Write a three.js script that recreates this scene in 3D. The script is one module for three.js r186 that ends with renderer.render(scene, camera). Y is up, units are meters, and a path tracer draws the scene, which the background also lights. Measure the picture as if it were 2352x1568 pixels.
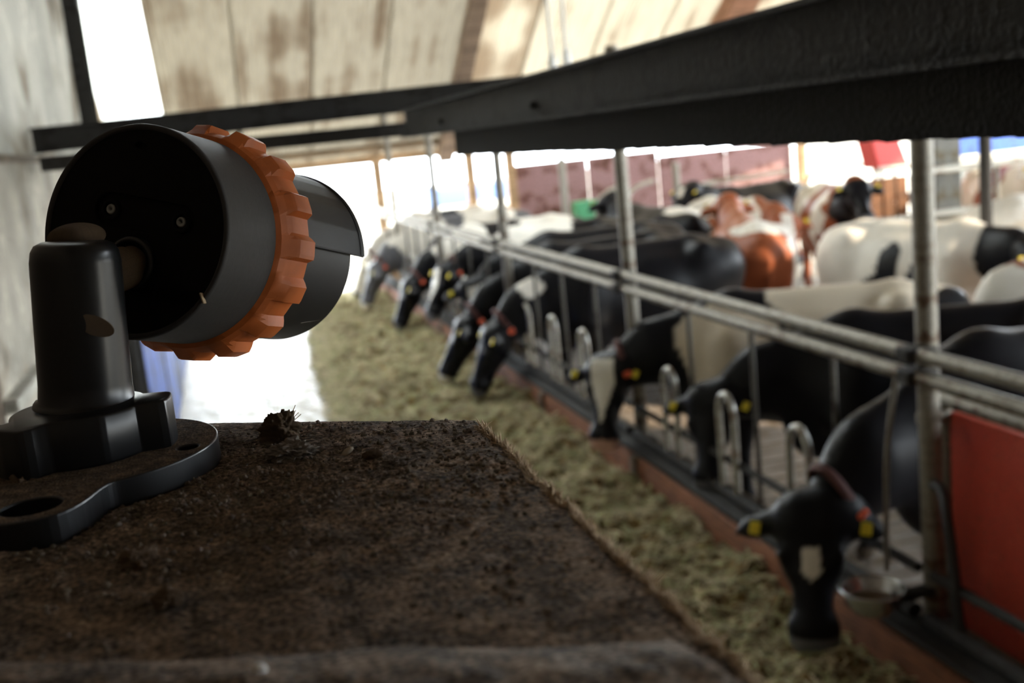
import * as THREE from 'three';
import { mergeGeometries, mergeVertices, toCreasedNormals } from 'three/addons/utils/BufferGeometryUtils.js';
import { RoundedBoxGeometry } from 'three/addons/geometries/RoundedBoxGeometry.js';
import { ImprovedNoise } from 'three/addons/math/ImprovedNoise.js';

// ------------------------------------------------------------------ camera, sky, sun, exposure
const scene = new THREE.Scene();
const renderer = new THREE.WebGLRenderer({ antialias: true });
renderer.toneMapping = THREE.LinearToneMapping;
renderer.toneMappingExposure = 3.4;
renderer.shadowMap.enabled = true;

const camera = new THREE.PerspectiveCamera(2 * Math.atan(784 / 2540) * 180 / Math.PI, 2352 / 1568, 0.02, 200);
camera.position.set(0, 2.3, 0);
camera.quaternion.setFromRotationMatrix(new THREE.Matrix4().makeBasis(
  new THREE.Vector3(0.960229, -0.098813, 0.261144),
  new THREE.Vector3(0.142361, 0.977846, -0.153459),
  new THREE.Vector3(-0.240194, 0.184533, 0.953024)));
camera.focus = 0.425;
camera.userData.fStop = 12.5;

scene.background = new THREE.Color(0.86, 0.94, 1.0);      // bright, even, hazy sky
scene.backgroundIntensity = 4.6;

const sun = new THREE.DirectionalLight(0xffeed2, 3.2);
sun.position.set(5 + 30, 18, -8 + 19.2);
sun.target.position.set(5, 0, -8);
sun.castShadow = true;
sun.shadow.mapSize.set(2048, 2048);
Object.assign(sun.shadow.camera, { left: -22, right: 22, top: 22, bottom: -22, near: 1, far: 80 });
sun.shadow.camera.updateProjectionMatrix();
scene.add(sun, sun.target);

// ------------------------------------------------------------------ helpers
let seed = 7;
const rnd = () => { seed = (seed + 0x6D2B79F5) | 0; let t = Math.imul(seed ^ (seed >>> 15), 1 | seed); t = (t + Math.imul(t ^ (t >>> 7), 61 | t)) ^ t; return ((t ^ (t >>> 14)) >>> 0) / 4294967296; };
const rr = (a, b) => a + (b - a) * rnd();
const perlin = new ImprovedNoise();
const fbm = (x, y, z = 0, o = 4) => { let s = 0, a = 0.5; for (let i = 0; i < o; i++) { s += a * perlin.noise(x, y, z + i * 7.3); x *= 2.03; y *= 2.03; z *= 2.03; a *= 0.5; } return s; };
const clamp = (x, a = 0, b = 1) => Math.min(b, Math.max(a, x));
const smooth = (a, b, x) => { const t = clamp((x - a) / (b - a)); return t * t * (3 - 2 * t); };
const mix = (a, b, t) => a + (b - a) * t;
const V = (x, y, z) => new THREE.Vector3(x, y, z);

function tex(size, fn, srgb = true) {
  const d = new Uint8Array(size * size * 4);
  for (let j = 0; j < size; j++) for (let i = 0; i < size; i++) {
    const c = fn(i / size, j / size), k = (j * size + i) * 4;
    d[k] = clamp(c[0]) * 255; d[k + 1] = clamp(c[1] ?? c[0]) * 255; d[k + 2] = clamp(c[2] ?? c[0]) * 255; d[k + 3] = 255;
  }
  const t = new THREE.DataTexture(d, size, size);
  t.wrapS = t.wrapT = THREE.MirroredRepeatWrapping;
  t.magFilter = THREE.LinearFilter; t.minFilter = THREE.LinearMipmapLinearFilter; t.generateMipmaps = true;
  if (srgb) t.colorSpace = THREE.SRGBColorSpace;
  t.needsUpdate = true;
  return t;
}
const every = (t, m) => { const c = t.clone(); c.repeat.set(1 / m, 1 / m); c.needsUpdate = true; return c; };   // one tile per m metres
const std = (o) => new THREE.MeshStandardMaterial(o);
const phys = (o) => new THREE.MeshPhysicalMaterial(o);
const lin = (r, g, b) => new THREE.Color().setRGB(r, g, b);

function uvMetres(g) {                                    // texture coordinates in metres, by the way each face points
  g = g.index ? g.toNonIndexed() : g;
  const p = g.attributes.position, uv = new Float32Array(p.count * 2), a = V(), b = V(), c = V();
  for (let i = 0; i < p.count; i += 3) {
    a.fromBufferAttribute(p, i); b.fromBufferAttribute(p, i + 1).sub(a); c.fromBufferAttribute(p, i + 2).sub(a);
    const n = b.cross(c), ax = Math.abs(n.x), ay = Math.abs(n.y), az = Math.abs(n.z);
    for (let k = i; k < i + 3; k++) {
      const x = p.getX(k), y = p.getY(k), z = p.getZ(k);
      uv[k * 2] = ax > ay && ax > az ? z : x; uv[k * 2 + 1] = ay > ax && ay > az ? z : y;
    }
  }
  g.setAttribute('uv', new THREE.BufferAttribute(uv, 2));
  return g;
}
const strip = (g) => { const n = g.index ? g.toNonIndexed() : g; for (const k of Object.keys(n.attributes)) if (!['position', 'normal', 'uv'].includes(k)) n.deleteAttribute(k); return n; };
const merge = (list) => mergeGeometries(list.map(strip));

const taken = new Map();
function numbered(name) { const n = taken.get(name) ?? 0; taken.set(name, n + 1); return n ? `${name}_${String(n).padStart(3, '0')}` : name; }
function mesh(name, g, m, parent) {
  const o = new THREE.Mesh(g, m); o.castShadow = o.receiveShadow = true;
  o.name = parent ? name : numbered(name); (parent ?? scene).add(o); return o;
}
function thing(name, label, category, pos = [0, 0, 0], turn = 0, group) {
  const o = new THREE.Group(); o.name = numbered(name); o.position.set(...pos); o.rotation.y = turn; scene.add(o);
  o.userData = { label, category }; if (group) o.userData.group = group; return o;
}
function tag(o, label, category, group, kind) { Object.assign(o.userData, { label, category }); if (group) o.userData.group = group; if (kind) o.userData.kind = kind; return o; }
function struct(o, label) { o.userData.kind = 'structure'; if (label) o.userData.label = label; return o; }
function stuff(o, label, category) { o.userData.kind = 'stuff'; if (label) o.userData.label = label; if (category) o.userData.category = category; return o; }

const box = (w, h, d, x = 0, y = 0, z = 0) => new THREE.BoxGeometry(w, h, d).translate(x, y, z);
const rbox = (w, h, d, r, x = 0, y = 0, z = 0) => new RoundedBoxGeometry(w, h, d, 2, r).translate(x, y, z);
const span = (x0, x1, y0, y1, z0, z1) => box(x1 - x0, y1 - y0, z1 - z0, (x0 + x1) / 2, (y0 + y1) / 2, (z0 + z1) / 2);
function tube(pts, r, seg = 24, rad = 10, tension = 0.5) { return new THREE.TubeGeometry(new THREE.CatmullRomCurve3(pts.map((p) => V(...p)), false, 'catmullrom', tension), seg, r, rad, false); }
function rod(a, b, r, rad = 12) {
  const A = V(...a), B = V(...b), d = B.clone().sub(A), g = new THREE.CylinderGeometry(r, r, d.length(), rad);
  g.applyQuaternion(new THREE.Quaternion().setFromUnitVectors(V(0, 1, 0), d.normalize()));
  return g.translate(...A.add(B).multiplyScalar(0.5).toArray());
}
function lathe(pts, seg = 64) { return new THREE.LatheGeometry(pts.map(([r, y]) => new THREE.Vector2(r, y)), seg); }

// ------------------------------------------------------------------ textures and materials
const T = {};
T.grain = tex(512, (u, v) => { const n = 0.5 + 0.5 * fbm(u * 60, v * 60, 1, 3); return [n]; }, false);
T.lumps = tex(512, (u, v) => { const n = 0.5 + 0.6 * fbm(u * 14, v * 14, 3, 6); return [n]; }, false);
T.concrete = tex(1024, (u, v) => {
  const n = fbm(u * 6, v * 6, 11, 6), m = fbm(u * 40, v * 40, 5, 3), s = smooth(0.05, 0.35, fbm(u * 9, v * 9, 21, 5));
  const k = 0.74 + 0.22 * n + 0.1 * m; return [k * mix(1, 0.82, s), k * mix(0.975, 0.74, s), k * mix(0.93, 0.6, s)];
});
T.plaster = tex(1024, (u, v) => {
  const n = fbm(u * 5, v * 5, 31, 6), f = fbm(u * 60, v * 60, 32, 2);
  const crack = Math.pow(1 - Math.min(1, Math.abs(fbm(u * 3 + 5, v * 3 + u * 2, 33, 5)) * 22), 3);
  const stain = smooth(0.02, 0.4, fbm(u * 4.2 + v * 2, v * 4.2, 34, 5));
  const k = 0.72 + 0.25 * n + 0.05 * f + 0.13 * crack;
  return [k * mix(1, 0.62, stain), k * mix(0.99, 0.56, stain), k * mix(0.95, 0.48, stain)];
});
T.roof = tex(1024, (u, v) => {
  const streak = fbm(u * 16, v * 1.3, 41, 5), blot = fbm(u * 4, v * 4, 42, 5), fine = fbm(u * 80, v * 12, 43, 2);
  const s = smooth(-0.05, 0.42, streak * 0.8 + blot * 0.7), k = 0.93 + 0.12 * fine;
  return [k * mix(1, 0.70, s), k * mix(0.97, 0.62, s), k * mix(0.90, 0.53, s)];
});
T.wood = tex(512, (u, v) => {
  const g = fbm(u * 3, v * 40, 51, 4), w = fbm(u * 2, v * 6, 52, 4), k = 0.75 + 0.4 * g + 0.25 * w; return [k, k * 0.94, k * 0.86];
});
T.dirt = tex(1024, (u, v) => {
  const n = fbm(u * 9, v * 9, 61, 6), f = fbm(u * 70, v * 70, 62, 3), g = smooth(0.12, 0.5, fbm(u * 5, v * 5, 63, 5));
  const k = 0.58 + 0.55 * n + 0.8 * f;
  return [k * mix(1, 1.1, g), k * mix(0.91, 1.06, g), k * mix(0.82, 1.03, g)];
});
T.hay = tex(1024, (u, v) => {
  const a = fbm(u * 90, v * 22, 71, 3), b = fbm(u * 20, v * 90, 72, 3), n = fbm(u * 7, v * 7, 73, 5), k = 0.62 + 0.4 * Math.max(a, b) + 0.5 * n;
  return [k * 1.0, k * 0.87, k * 0.62];
});
T.rust = tex(512, (u, v) => {
  const n = fbm(u * 8, v * 8, 81, 6), s = smooth(0.0, 0.35, n), f = fbm(u * 50, v * 50, 82, 2), k = 0.85 + 0.25 * f;
  return [k * mix(1, 0.62, s), k * mix(1, 0.5, s), k * mix(0.98, 0.4, s)];
});
T.paint = tex(512, (u, v) => {
  const n = fbm(u * 6, v * 6, 91, 5), s = smooth(0.15, 0.5, n), c = smooth(0.25, 0.3, fbm(u * 30, v * 30, 92, 4)), k = 0.92 + 0.2 * fbm(u * 40, v * 40, 93, 2);
  return [k * mix(mix(1, 1.06, s), 0.7, c), k * mix(mix(1, 1.7, s), 1.6, c), k * mix(mix(1, 1.5, s), 1.5, c)];
});
T.dustSpeck = tex(512, (u, v) => { const n = fbm(u * 60, v * 60, 95, 3), d = smooth(0.32, 0.42, n), b = 0.5 + 0.5 * fbm(u * 5, v * 5, 96, 4); const k = 0.8 + 0.35 * b; return [k + d * 0.5, k + d * 0.45, k + d * 0.36]; });

const M = {
  plastic: phys({ color: lin(0.016, 0.0165, 0.018), roughness: 0.5, map: every(T.dustSpeck, 0.05), bumpMap: every(T.grain, 0.02), bumpScale: 0.00004, specularIntensity: 0.9 }),
  plasticGloss: phys({ color: lin(0.012, 0.013, 0.015), roughness: 0.3, map: every(T.dustSpeck, 0.07) }),
  plasticMatte: phys({ color: lin(0.006, 0.0058, 0.0056), roughness: 0.8, specularIntensity: 0.35, map: every(T.dustSpeck, 0.04) }),
  housing: std({ color: lin(0.05, 0.049, 0.05), roughness: 0.62, map: every(T.dustSpeck, 0.05), bumpMap: every(T.grain, 0.015), bumpScale: 0.00004 }),
  orange: std({ color: lin(0.62, 0.155, 0.028), roughness: 0.55, map: every(T.dustSpeck, 0.08) }),
  dustyTop: std({ color: lin(0.4, 0.345, 0.27), roughness: 0.95, map: every(T.dirt, 0.05), bumpMap: every(T.lumps, 0.03), bumpScale: 0.0006 }),
  dustyNeck: std({ color: lin(0.72, 0.6, 0.44), roughness: 0.9, map: every(T.dirt, 0.03), bumpMap: every(T.lumps, 0.02), bumpScale: 0.0005 }),
  steelScrew: std({ color: lin(0.3, 0.31, 0.3), metalness: 0.9, roughness: 0.35 }),
  dirt: std({ color: lin(0.62, 0.585, 0.55), roughness: 0.97, map: every(T.dirt, 0.12), bumpMap: every(T.lumps, 0.03), bumpScale: 0.0008 }),
  crumb: std({ color: lin(0.2, 0.175, 0.148), roughness: 1 }),
  lump: std({ color: lin(0.45, 0.38, 0.3), roughness: 1, map: every(T.dirt, 0.02) }),
  clump: std({ color: lin(0.95, 0.8, 0.6), roughness: 1, map: every(T.dirt, 0.02), bumpMap: every(T.lumps, 0.008), bumpScale: 0.0008 }),
  fibre: std({ color: lin(0.5, 0.38, 0.25), roughness: 0.95 }),
  seed: std({ color: lin(0.5, 0.44, 0.33), roughness: 0.8 }),
  pebble: std({ color: lin(0.75, 0.74, 0.7), roughness: 0.6 }),
  darkSteel: std({ color: lin(0.03, 0.027, 0.024), roughness: 0.8, map: every(T.rust, 0.4), bumpMap: every(T.lumps, 0.1), bumpScale: 0.003 }),
  beamWeb: std({ color: lin(0.022, 0.02, 0.0165), roughness: 0.75, map: every(T.rust, 0.5), bumpMap: every(T.lumps, 0.15), bumpScale: 0.003 }),
  darkTimber: std({ color: lin(0.006, 0.0056, 0.005), roughness: 0.95, map: every(T.wood, 0.5), bumpMap: every(T.lumps, 0.1), bumpScale: 0.004 }),
  galv: std({ color: lin(0.34, 0.31, 0.265), metalness: 0.55, roughness: 0.5, map: every(T.rust, 0.5) }),
  darkGalv: std({ color: lin(0.13, 0.12, 0.105), metalness: 0.4, roughness: 0.6, map: every(T.rust, 0.5) }),
  galvBright: std({ color: lin(0.62, 0.61, 0.58), metalness: 0.65, roughness: 0.34, map: every(T.rust, 0.7) }),
  paleSteel: std({ color: lin(0.8, 0.76, 0.68), metalness: 0.2, roughness: 0.45, map: every(T.rust, 1.1) }),
  bowlSteel: std({ color: lin(0.5, 0.5, 0.5), metalness: 0.9, roughness: 0.25 }),
  feedMush: std({ color: lin(0.1, 0.06, 0.03), roughness: 0.35 }),
  concrete: std({ color: lin(0.62, 0.6, 0.55), roughness: 0.42, map: every(T.concrete, 3.5), bumpMap: every(T.lumps, 1.2), bumpScale: 0.008 }),
  slat: std({ color: lin(0.42, 0.37, 0.34), roughness: 0.42, map: every(T.concrete, 1.4) }),
  slatGap: std({ color: lin(0.03, 0.026, 0.022), roughness: 0.9 }),
  kerb: std({ color: lin(0.3, 0.25, 0.2), roughness: 0.85, map: every(T.concrete, 0.8) }),
  kerbBoard: std({ color: lin(0.42, 0.185, 0.1), roughness: 0.8, map: every(T.wood, 0.45) }),
  hay: std({ color: lin(0.46, 0.39, 0.24), roughness: 1, map: every(T.hay, 0.8), bumpMap: every(T.lumps, 0.4), bumpScale: 0.03 }),
  straw: std({ color: 0xffffff, roughness: 0.9 }),
  plaster: std({ color: lin(0.82, 0.8, 0.74), roughness: 0.92, map: every(T.plaster, 2.1), bumpMap: every(T.lumps, 0.5), bumpScale: 0.006 }),
  plasterLow: std({ color: lin(0.68, 0.63, 0.56), roughness: 0.92, map: every(T.plaster, 1.1), bumpMap: every(T.lumps, 0.4), bumpScale: 0.008 }),
  roofSheet: phys({ color: lin(0.66, 0.61, 0.53), roughness: 1, transmission: 0.16, thickness: 0, map: every(T.roof, 6), side: THREE.DoubleSide }),
  roofSheetDirty: phys({ color: lin(0.42, 0.39, 0.345), roughness: 1, transmission: 0.11, thickness: 0, map: every(T.roof, 4.3), side: THREE.DoubleSide }),
  roofSheetOld: std({ color: lin(0.7, 0.63, 0.52), roughness: 1, map: every(T.roof, 6), side: THREE.DoubleSide }),
  skylight: phys({ color: lin(0.96, 0.96, 0.92), roughness: 0.75, transmission: 0.75, thickness: 0, side: THREE.DoubleSide }),
  rafterBrown: std({ color: lin(0.55, 0.45, 0.4), roughness: 0.9, map: every(T.wood, 1.2) }),
  rafterRed: std({ color: lin(0.7, 0.42, 0.32), roughness: 0.85, map: every(T.wood, 1.2) }),
  purlin: std({ color: lin(0.38, 0.3, 0.22), roughness: 0.9, map: every(T.wood, 1.2) }),
  oldRoof: std({ color: lin(0.16, 0.13, 0.1), roughness: 0.95, map: every(T.wood, 2) }),
  whitePaint: std({ color: lin(0.85, 0.84, 0.8), roughness: 0.5, map: every(T.concrete, 2.0) }),
  maroon: std({ color: lin(0.48, 0.27, 0.28), roughness: 0.75, map: every(T.rust, 1.8) }),
  tanBoard: std({ color: lin(0.75, 0.55, 0.36), roughness: 0.8, map: every(T.wood, 0.9) }),
  brownBoard: std({ color: lin(0.34, 0.17, 0.09), roughness: 0.8, map: every(T.wood, 0.9) }),
  blue: std({ color: lin(0.045, 0.15, 0.7), roughness: 0.5 , map: every(T.rust, 3)}),
  cordWhite: std({ color: lin(0.93, 0.92, 0.88), roughness: 0.4 }),
  paleBlue: std({ color: lin(0.28, 0.46, 0.85), roughness: 0.6 }),
  red: std({ color: lin(0.72, 0.085, 0.05), roughness: 0.5, map: every(T.paint, 0.5) }),
  brightRed: std({ color: lin(0.75, 0.06, 0.05), roughness: 0.5 }),
  green: std({ color: lin(0.12, 0.5, 0.25), roughness: 0.6 }),
  pillar: std({ color: lin(0.36, 0.37, 0.36), roughness: 0.85, map: every(T.concrete, 1.5) }),
  hose: std({ color: lin(0.02, 0.02, 0.022), roughness: 0.5 }),
  collar: std({ color: lin(0.85, 0.13, 0.05), roughness: 0.5 }),
  collarStrap: std({ color: lin(0.1, 0.035, 0.03), roughness: 0.7 }),
  tagYellow: std({ color: lin(0.78, 0.62, 0.03), roughness: 0.5 }),
  eye: phys({ color: lin(0.008, 0.006, 0.005), roughness: 0.08 }),
  hide: phys({ color: 0xffffff, vertexColors: true, roughness: 0.42, specularIntensity: 0.34, }),
  yard: std({ color: lin(0.55, 0.52, 0.46), roughness: 0.9, map: every(T.concrete, 4) }),
};

// ================================================================== THE SETTING
// ---- floors
struct(mesh('floor', uvMetres(span(-2.3, 2.32, -0.2, 0, -19, 3)), M.concrete), 'pale worn concrete feed alley');
struct(mesh('floor', uvMetres(span(2.46, 17, -0.5, -0.32, -19, 3)), M.slatGap), 'dark pit floor under the slats');
{
  const slats = new THREE.Group(); slats.name = 'floor_slats'; scene.add(slats); struct(slats, 'slatted concrete floor of the cow walkway');
  const gs = [0, 1, 2].map((k) => { const g = uvMetres(rbox(4.0, 0.17, 0.155, 0.012)); const uv = g.attributes.uv; for (let i = 0; i < uv.count; i++) uv.setXY(i, uv.getX(i) + k * 1.7, uv.getY(i) + k * 0.9); return g; });
  for (let k = 0; k < 100; k++) { const o = mesh('slat', gs[k % 3], M.slat, slats); o.position.set(4.48, -0.235, -1.0 - k * 0.18); }
  struct(mesh('floor', uvMetres(span(6.5, 17, -0.3, -0.15, -19, 3)), M.yard), 'concrete floor of the lying area');
}
struct(mesh('ground', uvMetres(span(-45, 60, -0.7, -0.5, -70, 40)), M.yard), 'pale yard around the barn');

// ---- the long left wall with its steel end post
{
  const w = new THREE.Group(); w.name = 'wall_left'; scene.add(w); struct(w, 'grey plastered wall of two panels, stained below');
  mesh('upper_panel', uvMetres(span(-0.72, -0.57, 2.385, 5.2, -5.85, -2.9)), M.plaster, w);
  mesh('near_cladding', uvMetres(span(-0.72, -0.57, 0, 5.2, -2.9, 2.6)), M.oldRoof, w);
  mesh('lower_panel', uvMetres(span(-0.72, -0.575, 1.76, 2.36, -5.85, -2.9)), M.plasterLow, w);
  mesh('joint_strip', uvMetres(span(-0.7, -0.585, 2.36, 2.385, -5.85, -2.9)), M.kerb, w);
  mesh('base_panel', uvMetres(span(-0.72, -0.6, -0.0, 1.74, -5.85, -2.9)), M.plasterLow, w);
  mesh('ledge', uvMetres(rbox(0.19, 0.035, 2.95, 0.008, -0.63, 1.757, -4.375)), M.plaster, w);
}
{
  const p = thing('steel_post', 'dark steel post at the end of the plastered wall', 'post', [-0.6, 0, -5.95]);
  mesh('web', uvMetres(span(-0.012, 0.012, 0, 5.9, -0.06, 0.06)), M.darkSteel, p);
  mesh('flange', uvMetres(span(-0.1, 0.1, 0, 5.9, 0.05, 0.07)), M.darkSteel, p);
  mesh('flange', uvMetres(span(-0.1, 0.1, 0, 5.9, -0.07, -0.05)), M.darkSteel, p);
  mesh('bracket', uvMetres(rbox(0.2, 0.09, 0.17, 0.01, 0, 3.14, 0)), M.darkSteel, p);
}
struct(mesh('wall_end', uvMetres(span(-2.3, -2.1, -0.2, 9, -19, 3)), M.plaster), 'plain outer wall on the left');
struct(mesh('wall_back', uvMetres(span(-2.3, 6, -0.2, 6, 2.7, 2.9)), M.oldRoof), 'dark wall behind the shelf');
struct(mesh('wall_back', uvMetres(span(10.8, 13.7, -0.2, 6, 2.7, 2.9)), M.oldRoof), 'dark boarding behind the cows');
struct(mesh('wall_back', uvMetres(span(6, 10.8, 3.3, 6, 2.7, 2.9)), M.oldRoof), 'boarding over the open doorway behind the cows');

// ---- roof: corrugated sheets falling away to the far eave, skylight strip, rafters, purlins
const SLOPE = 32 * Math.PI / 180, EAVE = [2.2, -17.2];
const roofY = (z) => EAVE[0] + Math.tan(SLOPE) * (z - EAVE[1]);
{
  const roof = new THREE.Group(); roof.name = 'ceiling'; scene.add(roof); struct(roof, 'corrugated cream roof sheets stained brown');
  const len = 5.0, wide = 1.0, nx = 102;
  const sheet = () => {
    const g = new THREE.PlaneGeometry(wide + 0.03, len, nx, 3), p = g.attributes.position, uv = g.attributes.uv;
    for (let i = 0; i < p.count; i++) { const x = p.getX(i), y = p.getY(i); p.setZ(i, 0.011 * Math.sin(x / 0.06 * Math.PI * 2)); uv.setXY(i, x, y); }
    g.computeVertexNormals(); g.rotateX(-Math.PI / 2); return g;              // lies flat, length along z
  };
  const base = sheet();
  const gs = [0, 1, 2, 3].map((k) => { const g = base.clone(), uv = g.attributes.uv; for (let i = 0; i < uv.count; i++) uv.setXY(i, uv.getX(i) + k * 1.03, uv.getY(i) + k * 2.1); return g; });
  for (let row = 0; row < 2; row++) for (let k = 0; k < 18; k++) {
    const x = -1.72 + k * wide; if (k === 0 || k > 14.5) continue;
    if (row && k > 0 && k < 5) {                                                  // clear sheets higher up over the hay
      for (const [s0, L, m, n] of [[4.85, 3.0, M.skylight, 'skylight_sheet'], [7.8, 1.95, M.roofSheetOld, 'roof_sheet']]) { const sm = s0 + L / 2, o = mesh(n, new THREE.PlaneGeometry(1.03, L).rotateX(-Math.PI / 2), m, roof); o.position.set(x + 0.72, EAVE[0] + Math.sin(SLOPE) * sm + 0.02, EAVE[1] + Math.cos(SLOPE) * sm); o.rotation.x = -SLOPE; }
      continue;
    }
    const s = (row + 0.5) * (len - 0.12), z = EAVE[1] + Math.cos(SLOPE) * s, y = EAVE[0] + Math.sin(SLOPE) * s + row * 0.02;
    const o = mesh('roof_sheet', gs[(k * 3 + row * 2) % 4], row ? M.roofSheetOld : k < 5 ? M.roofSheetDirty : M.roofSheet, roof);
    o.position.set(x + 0.72, y, z); o.rotation.x = -SLOPE;
  }
  for (let row = 0; row < 2; row++) {                                             // clear strip over the left of the alley
    const s = (row + 0.5) * (len - 0.12), z = EAVE[1] + Math.cos(SLOPE) * s, y = EAVE[0] + Math.sin(SLOPE) * s + row * 0.02;
    const o = mesh('skylight_sheet', new THREE.PlaneGeometry(0.82, len).rotateX(-Math.PI / 2), M.skylight, roof); o.position.set(-0.88, y + 0.004, z); o.rotation.x = -SLOPE;
    const e = mesh('skylight_lap', new THREE.PlaneGeometry(0.3, len).rotateX(-Math.PI / 2), M.skylight, roof); e.position.set(-1.12, y - 0.03, z); e.rotation.x = -SLOPE;
    const f = mesh('roof_edge_sheet', new THREE.PlaneGeometry(0.95, len, 1, 1).rotateX(-Math.PI / 2), M.roofSheet, roof); f.position.set(-1.75, y, z); f.rotation.x = -SLOPE;
  }
  // upper opaque part to the ridge and the near slope
  const z1 = EAVE[1] + Math.cos(SLOPE) * 9.7, y1 = roofY(z1), zr = -6.2, yr = roofY(zr);
  const slab = (za, ya, zb, yb, xa = -2.3, xb = 13.8) => { const L = Math.hypot(zb - za, yb - ya), g = box(xb - xa, 0.08, L + 0.1); const o = mesh('roof_boarding', uvMetres(g), M.oldRoof, roof); o.position.set((xa + xb) / 2, (ya + yb) / 2 + 0.06, (za + zb) / 2); o.rotation.x = -Math.atan2(yb - ya, zb - za); };
  slab(z1, y1, zr, yr);
  slab(zr, yr, 3.0, yr - 4.4);
}
for (const [x, w, h, m, n] of [[3.55, 0.22, 0.2, M.rafterBrown, 'brown'], [7.35, 0.42, 0.26, M.rafterRed, 'reddish']]) {
  const r = thing('roof_rafter', n === 'brown' ? 'grey brown rafter under the corrugated roof' : 'wide reddish rafter under the roof at right', 'rafter', [x, roofY(-12) - 0.14 / Math.cos(SLOPE) - 0.02, -12]);
  const b = mesh('timber', uvMetres(rbox(w, h, 12.2, 0.01)), m, r); b.rotation.x = -SLOPE;
}
{
  const r = thing('conduit_pipe', 'white pipe along the roof slope beside the reddish rafter', 'pipe', [8.42, roofY(-12.5) - 0.16, -12.5]);
  const b = mesh('pipe', rod([0, 0, -4.4], [0, 0, 4.4], 0.06), M.whitePaint, r); b.rotation.x = -SLOPE;
  for (const z of [-4.2, -1.4, 1.4]) { const c = mesh('clip', rbox(0.2, 0.06, 0.06, 0.01, 0, 0.06, z), M.galv, r); c.rotation.x = -SLOPE; }
}
for (const [z, k] of [[-16.95, 0], [-11.3, 1]]) {
  const p = thing('roof_purlin', ['purlin at the eave over the far opening', 'purlin high up the roof slope'][k], 'purlin', [5.8, roofY(z) - 0.075, z]);
  const b = mesh('timber', uvMetres(rbox(15.6, 0.07, 0.09, 0.008)), M.purlin, p); b.rotation.x = -SLOPE;
}
tag(mesh('fascia_board', uvMetres(rbox(16, 0.16, 0.04, 0.006, 5.7, 2.13, -17.28)), M.tanBoard), 'brown eave board above the bright far opening', 'board');

// ---- steel rack beams overhead
{
  const prof = (w, h, t) => { const s = new THREE.Shape(); const a = w / 2, b = h / 2; s.moveTo(-a, -b); s.lineTo(a, -b); s.lineTo(a, -b + t); s.lineTo(t / 2, -b + t); s.lineTo(t / 2, b - t); s.lineTo(a, b - t); s.lineTo(a, b); s.lineTo(-a, b); s.lineTo(-a, b - t); s.lineTo(-t / 2, b - t); s.lineTo(-t / 2, -b + t); s.lineTo(-a, -b + t); s.closePath(); return s; };
  const ext = (s, L) => uvMetres(new THREE.ExtrudeGeometry(s, { depth: L, bevelEnabled: false, steps: 1 }));
  const b1 = thing('steel_beam', 'long dark steel beam running overhead towards the far opening', 'beam', [0.7, 2.3685, 0]);
  const w1 = mesh('profile', ext(prof(0.05, 0.097, 0.007), 5.9), M.beamWeb, b1); w1.position.z = -4.0;
  for (const z of [-2.35, -3.35]) mesh('bolt', new THREE.CylinderGeometry(0.008, 0.008, 0.012, 8).rotateZ(Math.PI / 2).translate(-0.009, -0.015, z), M.darkSteel, b1);
  // plank clamped under the beam, its lower edge ragged with dust
  const g = new THREE.BoxGeometry(0.045, 0.07, 5.1, 1, 2, 1400), p = g.attributes.position;
  for (let i = 0; i < p.count; i++) if (p.getY(i) < -0.03) p.setY(i, p.getY(i) - 0.0035 * Math.max(0, fbm(p.getZ(i) * 34, 2, 5, 4) * 2.2) - 0.002 * fbm(p.getZ(i) * 4, 7, 1, 2));
  const pl = mesh('dusty_plank', uvMetres(g.translate(0.712, 2.2875, -0.62)), M.darkTimber); tag(pl, 'blackened plank with a dusty ragged lower edge under the long beam', 'plank');
  const b2 = thing('steel_beam', 'black steel cross beam high up behind the orange ringed camera', 'beam', [1.15, 2.462, -4.08], 0);
  const w2 = mesh('profile', ext(prof(0.06, 0.085, 0.008), 3.42), M.darkSteel, b2); w2.rotation.set(0, Math.PI / 2, 0); w2.position.set(-1.71, 0, 0); b2.rotation.z = 0.018;
  const b3 = thing('steel_beam', 'short dark cross beam just under the high black one', 'beam', [0.1, 2.352, -4.1]);
  mesh('profile', uvMetres(rbox(1.3, 0.05, 0.05, 0.004)), M.darkSteel, b3);
  mesh('bolt', new THREE.CylinderGeometry(0.012, 0.012, 0.02, 8).rotateX(Math.PI / 2).translate(0.02, 0.04, 0.03), M.seed, b3);
}
// ---- two hanging cords with white ends
for (const [x, z, l] of [[2.55, -8.05, 'left'], [2.68, -8.1, 'right']]) {
  const c = thing('hanging_cord', `white hanging cord with a bright weight, ${l} one of the pair under the roof`, 'cord', [x, 0, z]);
  const yb = l === 'left' ? 2.8 : 2.83;
  mesh('cord', rod([0, yb, 0], [0, roofY(z) + 0.05, 0], 0.014, 8), M.cordWhite, c);
  mesh('weight', lathe([[0.001, yb - 0.12], [0.03, yb - 0.1], [0.036, yb - 0.03], [0.026, yb + 0.03], [0.012, yb + 0.06]], 16), M.cordWhite, c);
}

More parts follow.
